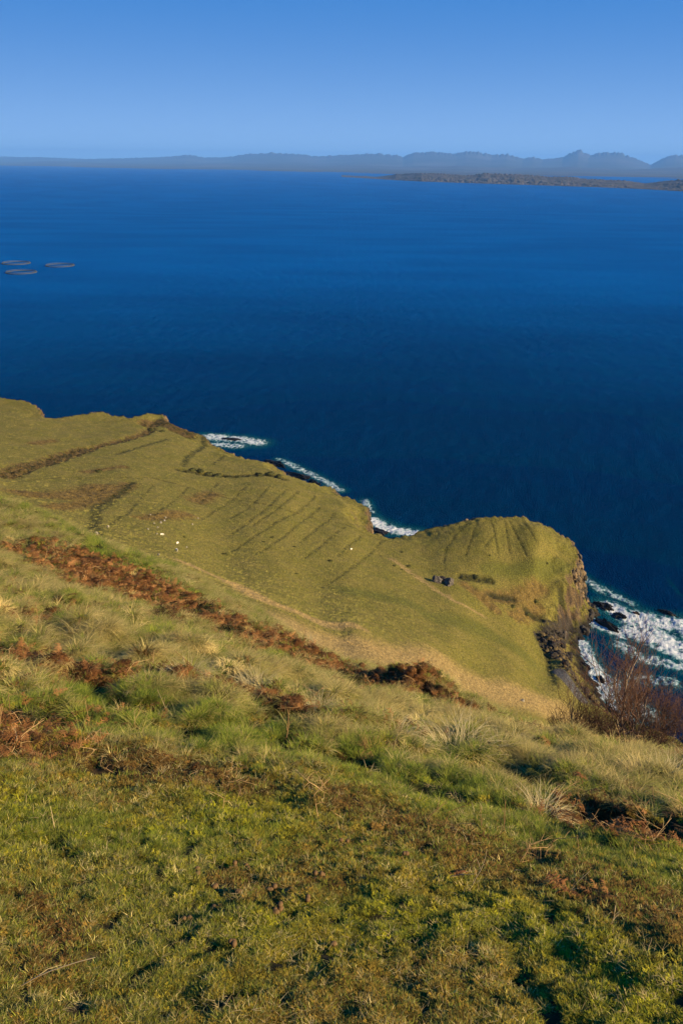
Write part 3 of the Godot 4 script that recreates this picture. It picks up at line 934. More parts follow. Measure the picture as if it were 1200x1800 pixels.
func build_shelf() -> void:
	var rings := PackedFloat32Array()
	var r := 63.0
	while r < 400.0:
		rings.append(r)
		r *= 1.0032
	var columns := 770
	var s := sheet(rings, deg_to_rad(-47.0), deg_to_rad(47.0), columns, false)
	var v: PackedVector3Array = s[0]
	var nn: PackedVector3Array = s[1]
	var c := PackedColorArray()
	c.resize(v.size())
	for k in v.size():
		var p := v[k]
		if p.y < -1.5:
			c[k] = Color(0.03, 0.04, 0.03)
			continue
		var n := 0.5 + 0.5 * broad.get_noise_2d(p.x * 0.7 + 200.0, p.z * 0.7)
		var q := rough.get_noise_2d(p.x * 0.6, p.z * 0.6)
		var col := Color(0.190, 0.184, 0.031).lerp(Color(0.290, 0.240, 0.062), n)
		col = col * (1.0 + 0.22 * q)
		col = col.lerp(Color(0.145, 0.155, 0.028), 0.7 * far_zone(zones.far_green, p.x, p.z))
		var wx := p.x + q * 2.0
		var wz := p.z + n * 2.0
		col = col.lerp(Color(0.48, 0.34, 0.14) * (1.0 + 0.3 * q), 0.8 * far_zone(zones.far_tan, wx, wz))
		col = col.lerp(Color(0.20, 0.125, 0.042) * (1.0 + 0.5 * q), 0.75 * far_zone(zones.far_brown, wx, wz))
		var rush := far_zone(zones.far_rush, wx, wz)
		col = col.lerp(Color(0.14, 0.088, 0.034) if q > -0.12 else Color(0.03, 0.03, 0.01), 0.85 * smoothstep(0.15, 0.7, rush))
		col = col.lerp(Color(0.06, 0.062, 0.014), 0.95 * far_zone(zones.far_furrow, p.x, p.z) * (0.8 + q))
		col = col.lerp(Color(0.07, 0.06, 0.02), 0.5 * far_zone(zones.far_track, p.x, p.z))
		col = col.lerp(Color(0.045, 0.045, 0.016), 0.9 * far_zone(zones.far_gully, p.x, p.z))
		var steep := 1.0 - smoothstep(0.62, 0.80, nn[k].y)
		var stone := Color(0.19, 0.13, 0.062).lerp(Color(0.075, 0.058, 0.04), clampf(0.5 + q * 1.6, 0.0, 1.0))
		if p.y > 3.0:
			stone = stone.lerp(Color(0.22, 0.15, 0.075), clampf(fine.get_noise_2d(p.x * 0.12, p.y * 0.2) * 1.5, 0.0, 0.8))
		if shore(coast, p.x, p.z) < 6.0:
			col = col.lerp(stone, steep)
		col = col.lerp(Color(0.06, 0.05, 0.04) * (1.0 + 0.6 * q), 0.92 * smoothstep(0.2, 0.7, far_zone(zones.far_rock, wx, wz)))
		col = col.lerp(Color(0.16, 0.155, 0.15), smoothstep(0.2, 0.6, far_zone(zones.far_shingle, p.x, p.z)))
		if p.y < 2.6:
			col = col.lerp(Color(0.028, 0.026, 0.022), smoothstep(2.6, 0.8, p.y) * (1.0 - 0.8 * far_zone(zones.far_shingle, p.x, p.z)))
		c[k] = col
	var material := mat(Color.WHITE, 0.95, true)
	material.albedo_texture = noise_texture(6, 0.02, 6, 0.5)
	material.heightmap_enabled = true
	material.heightmap_texture = noise_texture(7, 0.02, 6, 0.0)
	material.heightmap_scale = 22.0
	material.uv1_triplanar = true
	material.uv1_world_triplanar = true
	material.uv1_scale = Vector3(0.11, 0.11, 0.11)
	var o := part("coastal_shelf", mesh_of(v, nn, c, grid_index(rings.size(), columns)), material, self)
	tag(o, "grassy coastal shelf with furrowed fields, headland and cliffs above the sea", "ground", "", "structure")
	# short clumped sward over the shelf
	var shapes := [tuft(14, 0.30, 0.42, 0.34, 0.055, 5), tuft(12, 0.24, 0.5, 0.4, 0.06, 6)]
	var lists := [[], []]
	var tints := [[], []]
	var g := RandomNumberGenerator.new()
	g.seed = 99
	for k in 60000:
		var a := g.randf_range(deg_to_rad(-36), deg_to_rad(36))
		var d := exp(g.randf_range(log(95.0), log(330.0)))
		var x := d * sin(a)
		var z := -d * cos(a)
		if shore(coast, x, z) < 2.0:
			continue
		if far_zone(zones.far_shingle, x, z) > 0.2 or far_zone(zones.far_rock, x, z) > 0.35 and g.randf() < 0.8:
			continue
		var clump := broad.get_noise_2d(x * 1.9, z * 1.9)
		if clump < g.randf_range(-0.5, 0.5):
			continue
		var h := shelf_height(x, z)
		if h < 2.5:
			continue
		var t := g.randi() % 2
		var size := g.randf_range(0.5, 1.15) * (0.7 + d / 400.0)
		lists[t].append(Transform3D(Basis(Vector3.UP, g.randf() * TAU).scaled(Vector3(size, size * 0.7, size)), Vector3(x, h - 0.02, z)))
		var tan := far_zone(zones.far_tan, x, z)
		var brown := maxf(far_zone(zones.far_brown, x, z), far_zone(zones.far_rush, x, z))
		var col := Color(0.205, 0.200, 0.034).lerp(Color(0.31, 0.258, 0.07), g.randf())
		col = col.lerp(Color(0.42, 0.29, 0.115), tan * 0.9).lerp(Color(0.18, 0.108, 0.036), brown * 0.8).lerp(Color(0.16, 0.175, 0.034), 0.6 * far_zone(zones.far_green, x, z))
		tints[t].append(col)
	for t in 2:
		scatter("shelf_grass", shapes[t], lists[t], tints[t], "clumped rough grass over the coastal shelf", "grass")

# ------------------------------------------------------------------ sea
func wave(x: float, z: float) -> float:
	var a := swell.get_noise_2d(x * 1.0 + 0.35 * z, z * 0.62 - 0.2 * x)
	return a * 0.55 + 0.24 * rough.get_noise_2d(x * 0.36 + 0.1 * z, z * 0.25)

func build_sea() -> void:
	var rings := PackedFloat32Array()
	var r := 95.0
	while r < 26500.0:
		rings.append(r)
		r *= 1.0055 if r < 800.0 else (1.012 if r < 2500.0 else 1.05)
	var columns := 600
	var n := rings.size()
	var v := PackedVector3Array()
	v.resize(n * columns)
	var c := PackedColorArray()
	c.resize(v.size())
	for j in n:
		r = rings[j]
		var fade := 1.0 - smoothstep(700.0, 2600.0, r)
		for i in columns:
			var a := lerpf(deg_to_rad(-52), deg_to_rad(52), float(i) / (columns - 1))
			var x := r * sin(a)
			var z := -r * cos(a)
			var y := 0.0
			if fade > 0.0:
				y = wave(x, z) * fade
			v[j * columns + i] = Vector3(x, y, z)
			var col := Color(0.0, 0.068, 0.265)
			var slick := broad.get_noise_2d(x * 0.018, z * 0.05)
			col = col.lerp(Color(0.0, 0.086, 0.320), clampf(0.5 + slick, 0.0, 1.0))
			col = col.lerp(Color(0.0, 0.016, 0.054), 0.95 * (1.0 - smoothstep(180.0, 1100.0, r)))  # grazing reflection painted into the colour: darker inshore, brighter offshore
			if r < 420.0:
				col = col.lerp(Color(0.012, 0.085, 0.10), 0.7 * far_zone(zones.shoal, x, z))
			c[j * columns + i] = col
	var material := mat(Color.WHITE, 0.35, true)
	material.metallic_specular = 0.0
	var bumps := noise_texture(8, 0.03, 4, 0.0)
	material.heightmap_enabled = true
	material.heightmap_texture = bumps
	material.heightmap_scale = 55.0
	material.uv1_triplanar = true
	material.uv1_world_triplanar = true
	material.uv1_scale = Vector3(0.045, 0.045, 0.028)
	var o := part("sea", mesh_of(v, normals_of(v, n, columns), c, grid_index(n, columns)), material, self)
	tag(o, "deep blue sea of the sound reaching to the far hills", "sea", "", "structure")

func build_foam() -> void:
	var v := PackedVector3Array()
	var c := PackedColorArray()
	var idx := PackedInt32Array()
	var g: PackedFloat32Array = zones.foam
	var cell := FAR_CELL / 2
	for j in FAR_H:
		for i in FAR_W:
			if g[j * FAR_W + i] < 0.02:
				continue
			var parts := 2
			for b in parts:
				for a in parts:
					var x := FAR_X + i * FAR_CELL + a * cell
					var z := FAR_Z + j * FAR_CELL + b * cell
					var most := -1.0
					var level := [0.0, 0.0, 0.0, 0.0]
					for k in 4:
						var px := x + (k % 2) * cell
						var pz := z + (k / 2) * cell
						var f := far_zone(g, px, pz)
						var web := lace.get_noise_2d(px, pz)          # low along the threads of the web
						var drift := rough.get_noise_2d(px * 0.5 + 0.3 * pz, pz * 0.9)
						var torn := fine.get_noise_2d(px * 0.45, pz * 0.45)
						level[k] = f * 1.1 + drift * 0.38 + torn * 0.12 - (web + 0.95) * 1.5 - 0.16
						most = maxf(most, level[k])
					if most < -0.2:
						continue
					if shelf_height(x, z) > 1.0:
						continue
					var o := v.size()
					for k in 4:
						var px := x + (k % 2) * cell
						var pz := z + (k / 2) * cell
						v.append(Vector3(px, wave(px, pz) + 0.03 + 0.12 * smoothstep(-0.2, 0.6, level[k]), pz))
						c.append(Color(0.006, 0.055, 0.070).lerp(Color(0.13, 0.21, 0.24), smoothstep(-0.2, 0.22, level[k])).lerp(Color(0.40, 0.43, 0.46), smoothstep(0.05, 0.85, level[k])))
					idx.append_array(PackedInt32Array([o, o + 1, o + 2, o + 1, o + 3, o + 2]))
	var normals := PackedVector3Array()
	normals.resize(v.size())
	for k in range(0, v.size(), 4):
		var nn := (v[k + 2] - v[k]).cross(v[k + 1] - v[k]).normalized()
		for q in 4:
			normals[k + q] = nn
	var material := mat(Color.WHITE, 0.6, true)
	var o := part("sea_foam", mesh_of(v, normals, c, idx), material, self)
	tag(o, "white surf breaking over the rocks along the shore", "foam", "", "stuff")

# ------------------------------------------------------------------ far hills
func build_ridges() -> void:
	ridge("mountain_range", MAINLAND, 15000.0, 5000.0, 0.06, 30, Color(0.035, 0.037, 0.034), "blue mountain range along the far side of the sound", 0.30)
	ridge("foothills", FOOTHILLS, 9000.0, 2500.0, 0.07, 26, Color(0.035, 0.035, 0.034), "low foothills below the mountains on the far shore", 0.45)
	ridge("island_hills", ISLAND, 500.0, 500.0, 0.025, 22, Color(0.048, 0.044, 0.036), "low rocky island with brown knolls before the far shore", 0.5)

func ridge(called: String, crest: Array, depth: float, behind: float, step: float, rows: int, base: Color, label: String, rugged: float) -> void:
	var from: float = crest[0].x
	var to: float = crest[crest.size() - 1].x
	var columns := int((to - from) / step)
	var back := rows / 2
	var n := rows + back
	var v := PackedVector3Array()
	v.resize(n * columns)
	var c := PackedColorArray()
	c.resize(v.size())
	var k := 0
	var unit := depth / 5.0
	for i in columns:
		var b := lerpf(from, to, float(i) / (columns - 1))
		while k < crest.size() - 2 and crest[k + 1].x < b:
			k += 1
		var t: float = (b - crest[k].x) / (crest[k + 1].x - crest[k].x)
		t = t * t * (3.0 - 2.0 * t) * 0.1 + t * 0.9
		var away: float = lerpf(crest[k].y, crest[k + 1].y, t)
		var high: float = lerpf(crest[k].z, crest[k + 1].z, t)
		var dir := Vector3(sin(deg_to_rad(b)), 0, -cos(deg_to_rad(b)))
		for j in n:
			var s := float(j) / (rows - 1)
			var d := away + s * depth
			if j >= rows:
				d = away + depth + float(j - rows + 1) / back * behind
			var p := dir * d
			var m := broad.get_noise_2d(p.x / unit * 4.0, p.z / unit * 4.0)
			var q := rough.get_noise_2d(p.x / unit * 0.9, p.z / unit * 0.9)
			var h := 0.0
			if j < rows:
				var rise := pow(s, 1.25 if depth < 8000.0 else 3.2)
				var rib := 1.0 - absf(broad.get_noise_2d(p.x / unit * 9.0 + 300.0, p.z / unit * 5.0)) * 2.2
				h = high * (rise + rugged * (1.0 - s) * (s if depth > 8000.0 else 1.0) * minf(s * 6.0, 1.0) * (0.25 * rib + 0.5 * m + 0.2 * q)) + high * rugged * 0.12 * q * minf(s * 3.0, 1.0)
				h = maxf(h, -2.0 + s * 12.0)
				if j >= rows - 2:
					h *= 1.0 + 0.12 * rough.get_noise_1d(b * 4.0) + 0.012 * rough.get_noise_1d(b * 22.0)
			else:
				h = high * (1.0 - 0.8 * float(j - rows + 1) / back) * (1.0 + rugged * 0.1 * q)
			if j == 0:
				h = -3.0
			v[j * columns + i] = Vector3(p.x, h, p.z)
			c[j * columns + i] = base.lerp(Color(0.05, 0.05, 0.03) if q > 0.0 else Color(0.11, 0.098, 0.09), clampf(absf(q) * 0.5 + absf(m) * 0.4, 0.0, 0.5))
	var material := mat(Color.WHITE, 0.95, true)
	var o := part(called, mesh_of(v, normals_of(v, n, columns), c, grid_index(n, columns)), material, self)
	tag(o, label, "hills", "", "structure")

# ------------------------------------------------------------------ rocks
func rock_mesh(s: int, size: Vector3, jag: float, rings := 9, sides := 12) -> ArrayMesh:
	# an angular block: a ball pulled towards a few flat cut planes
	var g := RandomNumberGenerator.new()
	g.seed = s
	var cuts := []
	for k in 9:
		var d := Vector3(g.randf_range(-1, 1), g.randf_range(-0.7, 1), g.randf_range(-1, 1)).normalized()
		cuts.append([d, g.randf_range(0.62, 0.9)])
	var st := SurfaceTool.new()
	st.begin(Mesh.PRIMITIVE_TRIANGLES)
	var p := []
	for j in rings + 1:
		for i in sides:
			var a := TAU * i / sides
			var e := PI * j / rings
			var d := Vector3(sin(e) * cos(a), cos(e), sin(e) * sin(a))
			var q := d
			for cut in cuts:
				var over: float = q.dot(cut[0]) - cut[1]
				if over > 0.0:
					q -= cut[0] * over
			q *= 1.0 + jag * rough.get_noise_3d(d.x * 1.3 + s, d.y * 1.3, d.z * 1.3)
			p.append(q * size)
	st.set_smooth_group(-1)
	for j in rings:
		for i in sides:
			var a: int = j * sides + i
			var b: int = j * sides + (i + 1) % sides
			for k in [a, b, a + sides, b, b + sides, a + sides]:
				st.add_vertex(p[k])
	st.generate_normals()
	return st.commit()

func stone_material(c: Color, s: int) -> StandardMaterial3D:
	var m := mat(c, 0.85)
	m.albedo_texture = noise_texture(s, 0.02, 5, 0.35, 512)
	m.uv1_triplanar = true
	m.uv1_world_triplanar = true
	m.uv1_scale = Vector3(0.35, 0.35, 0.35)
	return m

func build_rocks() -> void:
	var dark := stone_material(Color(0.060, 0.050, 0.040), 21)
	var wet := stone_material(Color(0.028, 0.026, 0.024), 22)
	wet.roughness = 0.45
	var ochre := stone_material(Color(0.17, 0.125, 0.055), 23)
	var grey := stone_material(Color(0.17, 0.15, 0.13), 24)
	# skerries
	var where := ["black rock ledge at the back of the northern cove", "broad black ledge below the northern cove", "small dark rock beside the little stack", "dark rock in the foam of the middle cove",
		"black ledge running seaward from the foot of the headland cliff", "dark rock off the tip of the seaward ledge", "long black ledge on the near side of the headland", "small rock awash beyond the seaward ledge",
		"rock under the breaking surf at the right edge", "black rock between scree and surf", "dark rock where the surf meets the beach", "wet black rock at the lower edge of the beach", "rock beneath the northern surf patch"]
	for k in SKERRIES.size():
		var s = SKERRIES[k]
		var p: Vector2 = s[2][0]
		var q: Vector2 = s[2][1]
		var mid := p.lerp(q, 0.5)
		var size := Vector3(p.distance_to(q) * 0.65, s[1] * 1.5, s[0])
		var o := part("rock_ledge", rock_mesh(300 + k, size, 0.55, 16, 28), wet, self)
		o.position = Vector3(mid.x, s[1] * 0.05 - 0.15, mid.y)
		o.rotation.y = -(q - p).angle()
		tag(o, where[k], "rock", "black ledges along the shore")
	# boulder scree under the headland
	var shapes := []
	for k in 7:
		shapes.append(rock_mesh(40 + k, Vector3(1.0, 0.75, 0.85), 0.25, 6, 8))
	var g := RandomNumberGenerator.new()
	g.seed = 8
	var area: Array = BOULDER_AREA
	var corners := PackedVector2Array()
	for a in area:
		corners.append(Vector2(a[0], a[1]))
	var made := 0
	var tries := 0
	while made < 230 and tries < 9000:
		tries += 1
		var a := corners[0].lerp(corners[1], g.randf() * 1.05).lerp(corners[3].lerp(corners[2], g.randf()), g.randf())
		if tries % 4 == 0:
			a = corners[2].lerp(corners[5], g.randf()) + Vector2(g.randf_range(0.0, 3.5), g.randf_range(-1.5, 1.5))
		var h := shelf_height(a.x, a.y)
		if h < 0.15 or h > 11.0:
			continue
		var size := 0.35 + 0.95 * pow(g.randf(), 3.0)
		var o := MeshInstance3D.new()
		o.name = numbered("boulder")
		o.mesh = shapes[g.randi() % 7]
		o.material_override = wet if h < 1.4 else ([dark, dark, ochre][g.randi() % 3])
		o.transform = Transform3D(Basis.from_euler(Vector3(g.randf_range(-0.5, 0.5), g.randf() * TAU, g.randf_range(-0.5, 0.5))).scaled(Vector3.ONE * size), Vector3(a.x, h + size * 0.25, a.y))
		add_child(o, true)
		var big: String = "small" if size < 0.42 else ("middling" if size < 0.62 else "large")
		var hue := "wet black" if h < 1.4 else ("ochre" if o.material_override == ochre else "dark brown")
		var part_of := "at the waterline" if h < 1.4 else ("at the foot" if h < 3.5 else ("in the middle" if h < 6.0 else "at the top"))
		var side := "left" if a.x < 62.0 else ("centre" if a.x < 66.0 else "right")
		tag(o, "%s %s boulder %s of the scree below the headland, on its %s" % [big, hue, part_of, side], "boulder", "boulders of the cove beach")
		made += 1
	var slab := part("boulder", rock_mesh(71, Vector3(0.9, 1.6, 0.8), 0.2, 8, 10), grey, self)
	var at := corners[0] + Vector2(0.5, 1.0)
	slab.position = Vector3(at.x, shelf_height(at.x, at.y) + 0.7, at.y)
	slab.rotation = Vector3(0.2, 0.4, 0.25)
	tag(slab, "tall pale grey block standing at the top of the scree", "boulder", "boulders of the cove beach")
	# crags on the cliff faces
	var list := []
	var tints := []
	for k in 9000:
		var e := g.randi() % (COAST_EDGE.size() - 3)
		var t := g.randf()
		var A = COAST_EDGE[e]
		var B = COAST_EDGE[e + 1]
		var x := lerpf(A[0], B[0], t) + g.randf_range(-4, 4)
		var z := lerpf(A[1], B[1], t) + g.randf_range(-4, 4)
		var h := shelf_height(x, z)
		if h < 0.4 or h > shore(coast_top, x, z) - 0.8 or shore(coast, x, z) > 1.0:
			continue
		var size := 0.3 + 1.0 * pow(g.randf(), 2.0)
		list.append(Transform3D(Basis.from_euler(Vector3(g.randf_range(-0.4, 0.4), g.randf() * TAU, g.randf_range(-0.4, 0.4))).scaled(Vector3(size, size * g.randf_range(0.8, 1.7), size)), Vector3(x, h, z)))
		tints.append(Color(0.15, 0.105, 0.054).lerp(Color(0.035, 0.032, 0.026), g.randf()) if h > 2.0 else Color(0.03, 0.027, 0.024))
	scatter("cliff_crags", shapes[2], list, tints, "broken rock standing out of the cliff faces", "rock")
	# the outcrop on the shelf
	var spots: Array = OUTCROP
	var crag := thing("rock_outcrop", on_shelf(spots[0][0], spots[0][1]), "grey cleft rock outcrop with dark hollows on the shelf behind the headland", "rock")
	var names := ["rock_face", "rock_face", "ledge", "ledge"]
	var sizes := [Vector3(1.5, 1.5, 1.2), Vector3(1.7, 1.3, 1.3), Vector3(1.2, 0.5, 0.9), Vector3(0.5, 0.4, 0.45)]
	var offs := [Vector3(-1.2, 0.5, 0.3), Vector3(1.9, 0.35, 1.0), Vector3(0.5, 0.2, -1.6), Vector3(0.6, -0.1, 2.4)]
	for k in 4:
		var o := part(names[k], rock_mesh(90 + k, sizes[k], 0.3, 12, 16), grey if k != 2 else dark, crag)
		o.position = offs[k]
		o.rotation.y = k * 1.3

func on_shelf(x: float, z: float) -> Vector3:
	return Vector3(x, shelf_height(x, z), z)

func on_slope(x: float, z: float) -> Vector3:
	return Vector3(x, slope_height(x, z), z)

# ------------------------------------------------------------------ tubes and fish pens
func tube(st: SurfaceTool, path: PackedVector3Array, r0: float, r1: float, sides := 5, closed := false) -> void:
	var n := path.size()
	var rings := []
	for k in n:
		var ahead := path[(k + 1) % n] if closed else path[mini(k + 1, n - 1)]
		var behind := path[(k + n - 1) % n] if closed else path[maxi(k - 1, 0)]
		var d := (ahead - behind).normalized()
		var s := d.cross(Vector3.UP if absf(d.y) < 0.9 else Vector3.RIGHT).normalized()
		var u := s.cross(d)
		var r := lerpf(r0, r1, float(k) / maxi(n - 1, 1))
		var ring := []
		for i in sides:
			var a := TAU * i / sides
			ring.append([path[k] + (s * cos(a) + u * sin(a)) * r, s * cos(a) + u * sin(a)])
		rings.append(ring)
	for k in (n if closed else n - 1):
		var A: Array = rings[k]
		var B: Array = rings[(k + 1) % n]
		for i in sides:
			var j := (i + 1) % sides
			for q in [A[i], A[j], B[i], A[j], B[j], B[i]]:
				st.set_normal(q[1])
				st.add_vertex(q[0])

func begun() -> SurfaceTool:
	var st := SurfaceTool.new()
	st.begin(Mesh.PRIMITIVE_TRIANGLES)
	return st

func circle(r: float, y: float, n: int) -> PackedVector3Array:
	var p := PackedVector3Array()
	for k in n:
		p.append(Vector3(cos(TAU * k / n) * r, y, sin(TAU * k / n) * r))
	return p

func build_pens() -> void:
	var plastic := mat(Color(0.05, 0.06, 0.07), 0.6)
	var rail := mat(Color(0.075, 0.095, 0.12), 0.6)
	var net := mat(Color(0.035, 0.05, 0.06), 0.9)
	var labels := ["fish pen farthest from the shore at the left edge", "fish pen nearest the shore of the three", "fish pen apart to the right of the other two"]
	var first: Node3D = null
	for k in PENS.size():
		var p: Vector2 = PENS[k][2][0]
		if first == null:
			first = thing("fish_pen", Vector3.ZERO, labels[k], "fish pen", "round fish farm pens on the sea")
			for r in [17.2, 16.2]:
				var st := begun()
				tube(st, circle(r, 0.35, 56), 0.42, 0.42, 6, true)
				part("floating_collar", st.commit(), plastic, first)
			var st := begun()
			tube(st, circle(16.5, 1.7, 56), 0.16, 0.16, 5, true)
			part("handrail", st.commit(), rail, first)
			for s in 24:
				st = begun()
				var a := TAU * s / 24
				tube(st, PackedVector3Array([Vector3(cos(a) * 16.9, 0.3, sin(a) * 16.9), Vector3(cos(a) * 16.5, 1.75, sin(a) * 16.5)]), 0.13, 0.1, 5)
				part("stanchion", st.commit(), rail, first)
			st = begun()
			for s in 56:
				for q in 3:
					var a := TAU * (s + q * 0.33) / 56
					tube(st, PackedVector3Array([Vector3(cos(a) * 16.4, 1.7, sin(a) * 16.4), Vector3(cos(a) * 16.1, -0.6, sin(a) * 16.1)]), 0.04, 0.04, 3)
			part("net", st.commit(), net, first)
			first.position = Vector3(p.x, 0, p.y)
		else:
			var o: Node3D = first.duplicate()
			o.name = numbered("fish_pen")
			o.position = Vector3(p.x, 0, p.y)
			o.rotation.y = k * 0.7
			add_child(o, true)
			o.set_meta("label", labels[k])

# ------------------------------------------------------------------ things on the shelf
func bush_mesh(s: int, leaves: int, leaf: float) -> ArrayMesh:
	var g := RandomNumberGenerator.new()
	g.seed = s
	var v := PackedVector3Array()
	var n := PackedVector3Array()
	var idx := PackedInt32Array()
	for k in leaves:
		var d := Vector3(g.randf_range(-1, 1), g.randf_range(-0.2, 1), g.randf_range(-1, 1)).normalized()
		var lump := 0.72 + 0.5 * rough.get_noise_3d(d.x * 1.5 + s, d.y * 1.5, d.z * 1.5)
		var p := d * Vector3(1, 0.75, 1) * lump * pow(g.randf(), 0.22)
		var a := Vector3(g.randf_range(-1, 1), g.randf_range(-1, 1), g.randf_range(-1, 1)).normalized() * leaf
		var b := a.cross(d).normalized() * leaf * 0.35
		var o := v.size()
		var tip := p + a + d * leaf * 0.6
		if (tip - p).cross(b).dot(d) < 0.0:      # the leaf's upper face looks outwards
			b = -b
		v.append_array(PackedVector3Array([p - b, p + b, tip]))
		for q in 3:
			n.append((d + Vector3(g.randf_range(-0.4, 0.4), g.randf_range(-0.2, 0.4), g.randf_range(-0.4, 0.4))).normalized())
		idx.append_array(PackedInt32Array([o, o + 1, o + 2]))
	return mesh_of(v, n, PackedColorArray(), idx)

func build_shelf_things() -> void:
	var leaf := mat(Color(0.065, 0.068, 0.02))
	var bushes := [bush_mesh(5, 1500, 0.13), bush_mesh(6, 1500, 0.13), bush_mesh(7, 1500, 0.13)]
	for k in SHRUBS.size():
		var s = SHRUBS[k]
		var o := part("bush", bushes[k % 3], leaf, self)
		o.position = on_shelf(s[0], s[1])
		o.scale = Vector3(1.0, 0.6, 0.75) * s[2] * 1.05
		o.rotation.y = k * 1.1
		tag(o, s[3], "bush", "bushes on the coastal shelf")
	var pale := stone_material(Color(0.42, 0.38, 0.29), 26)
	for k in STONES.size():
		var s = STONES[k]
		var o := part("stone", rock_mesh(130 + k, Vector3(1.0, 0.8, 0.8) * s[2] * 0.6, 0.25, 7, 9), pale, self)
		var near := Vector2(s[0], s[1]).length() < 60.0
		o.position = (on_slope(s[0], s[1]) if near else on_shelf(s[0], s[1])) + Vector3(0, 0.12, 0)
		o.rotation.y = k * 0.9
		tag(o, s[3], "stone", "pale stones on the shelf")
	var wool := mat(Color(0.62, 0.58, 0.48))
	var face := mat(Color(0.30, 0.26, 0.20))
	for k in SHEEP.size():
		var s = SHEEP[k]
		var o := thing("sheep", on_shelf(s[0], s[1]), s[3], "sheep", "sheep grazing the shelf")
		o.rotation.y = s[2]
		o.scale = Vector3.ONE * 0.62
		part("body", sheep_mesh(), wool, o)
		var h := SphereMesh.new()
		h.radius = 0.1
		h.height = 0.2
		h.radial_segments = 10
		h.rings = 6
		for e in [-1, 1]:
			var ear := part("ear", h, face, o)
			ear.position = Vector3(0.62, 0.42, 0.13 * e)
			ear.scale = Vector3(0.5, 0.35, 0.9)

func sheep_mesh() -> ArrayMesh:
	# one skin lofted along the animal from the rump to the lowered muzzle, with the legs drawn out of the trunk
	var st := begun()
	tube_of(st, [[Vector3(-0.52, 0.66, 0), 0.05], [Vector3(-0.48, 0.62, 0), 0.22], [Vector3(-0.3, 0.6, 0), 0.30], [Vector3(0, 0.57, 0), 0.31], [Vector3(0.28, 0.6, 0), 0.28], [Vector3(0.42, 0.62, 0), 0.19], [Vector3(0.52, 0.54, 0), 0.13], [Vector3(0.62, 0.42, 0), 0.11], [Vector3(0.70, 0.27, 0), 0.075], [Vector3(0.73, 0.2, 0), 0.02]], 12)
	for x in [-0.34, 0.28]:
		for z in [-0.14, 0.14]:
			tube_of(st, [[Vector3(x, 0.62, z * 0.8), 0.14], [Vector3(x, 0.42, z), 0.10], [Vector3(x - 0.02, 0.24, z), 0.05], [Vector3(x, 0.02, z), 0.04], [Vector3(x, 0.0, z), 0.01]], 8)
	return st.commit()

func tube_of(st: SurfaceTool, knots: Array, sides: int) -> void:
	for k in knots.size() - 1:
		tube(st, PackedVector3Array([knots[k][0], knots[k + 1][0]]), knots[k][1], knots[k + 1][1], sides)

# ------------------------------------------------------------------ bare trees
func grow(st: SurfaceTool, twigs: SurfaceTool, g: RandomNumberGenerator, at: Vector3, dir: Vector3, length: float, r: float, level: int, tally: Array) -> void:
	var p := PackedVector3Array([at])
	var d := dir
	var steps := 4
	for k in steps:
		d = (d + Vector3(g.randf_range(-0.28, 0.28), g.randf_range(-0.1, 0.22), g.randf_range(-0.28, 0.28))).normalized()
		p.append(p[k] + d * length / steps)
	tally[0] += 1
	tube(st if level < 3 else twigs, p, r, r * 0.55, 6 if level < 2 else (4 if level < 4 else 3))
	if level >= 6 or length < 0.09:
		return
	var kids := 4 if level < 3 else (3 if level < 4 else 2)
	for k in kids:
		var f := 1.0 if k == 0 else g.randf_range(0.35, 0.95)
		var i := mini(int(f * steps), steps - 1)
		var q := p[i].lerp(p[i + 1], f * steps - i)
		var side := Vector3(g.randf_range(-1, 1), g.randf_range(-0.25, 0.7), g.randf_range(-1, 1)).normalized()
		grow(st, twigs, g, q, (d + side * (0.45 if k == 0 else 0.95)).normalized(), length * g.randf_range(0.58, 0.82), maxf(r * (0.66 if k == 0 else 0.52), 0.0042), level + 1, tally)

func build_trees() -> void:
	var bark := mat(Color(0.24, 0.19, 0.14))
	var twig := mat(Color(0.095, 0.052, 0.034))
	var data := [[Vector3(10.4, 0, -21.6), 1.7, 0.075, 3, "bare reddish tree left of the pair at the right edge"], [Vector3(12.0, 0, -20.2), 1.55, 0.075, 5, "bare tree cut by the right edge of the view"],
		[Vector3(9.0, 0, -22.0), 1.0, 0.035, 7, "low bare thicket shrub left of the bare trees"], [Vector3(11.2, 0, -22.6), 1.3, 0.045, 9, "low bare shrub between and behind the two trees"]]
	for k in data.size():
		var d: Array = data[k]
		var g := RandomNumberGenerator.new()
		g.seed = d[3]
		var at := on_slope(d[0].x, d[0].z)
		var o := thing("bare_tree" if k < 2 else "bare_shrub", at - Vector3(0, 0.1, 0), d[4], "tree" if k < 2 else "shrub", "leafless trees below the brow")
		var st := begun()
		var tw := begun()
		var tally := [0]
		for s in (3 if k < 2 else 4):
			var a := g.randf() * TAU
			grow(st, tw, g, Vector3(cos(a), 0, sin(a)) * (0.12 if k < 2 else 0.4), Vector3(cos(a) * 0.45, 1.0, sin(a) * 0.45).normalized(), d[1] * 1.22, d[2], 0, tally)
		part("trunk", st.commit(), bark, o)
		var crown := part("twigs", tw.commit(), twig, o)
		crown.set_meta("kind", "stuff")

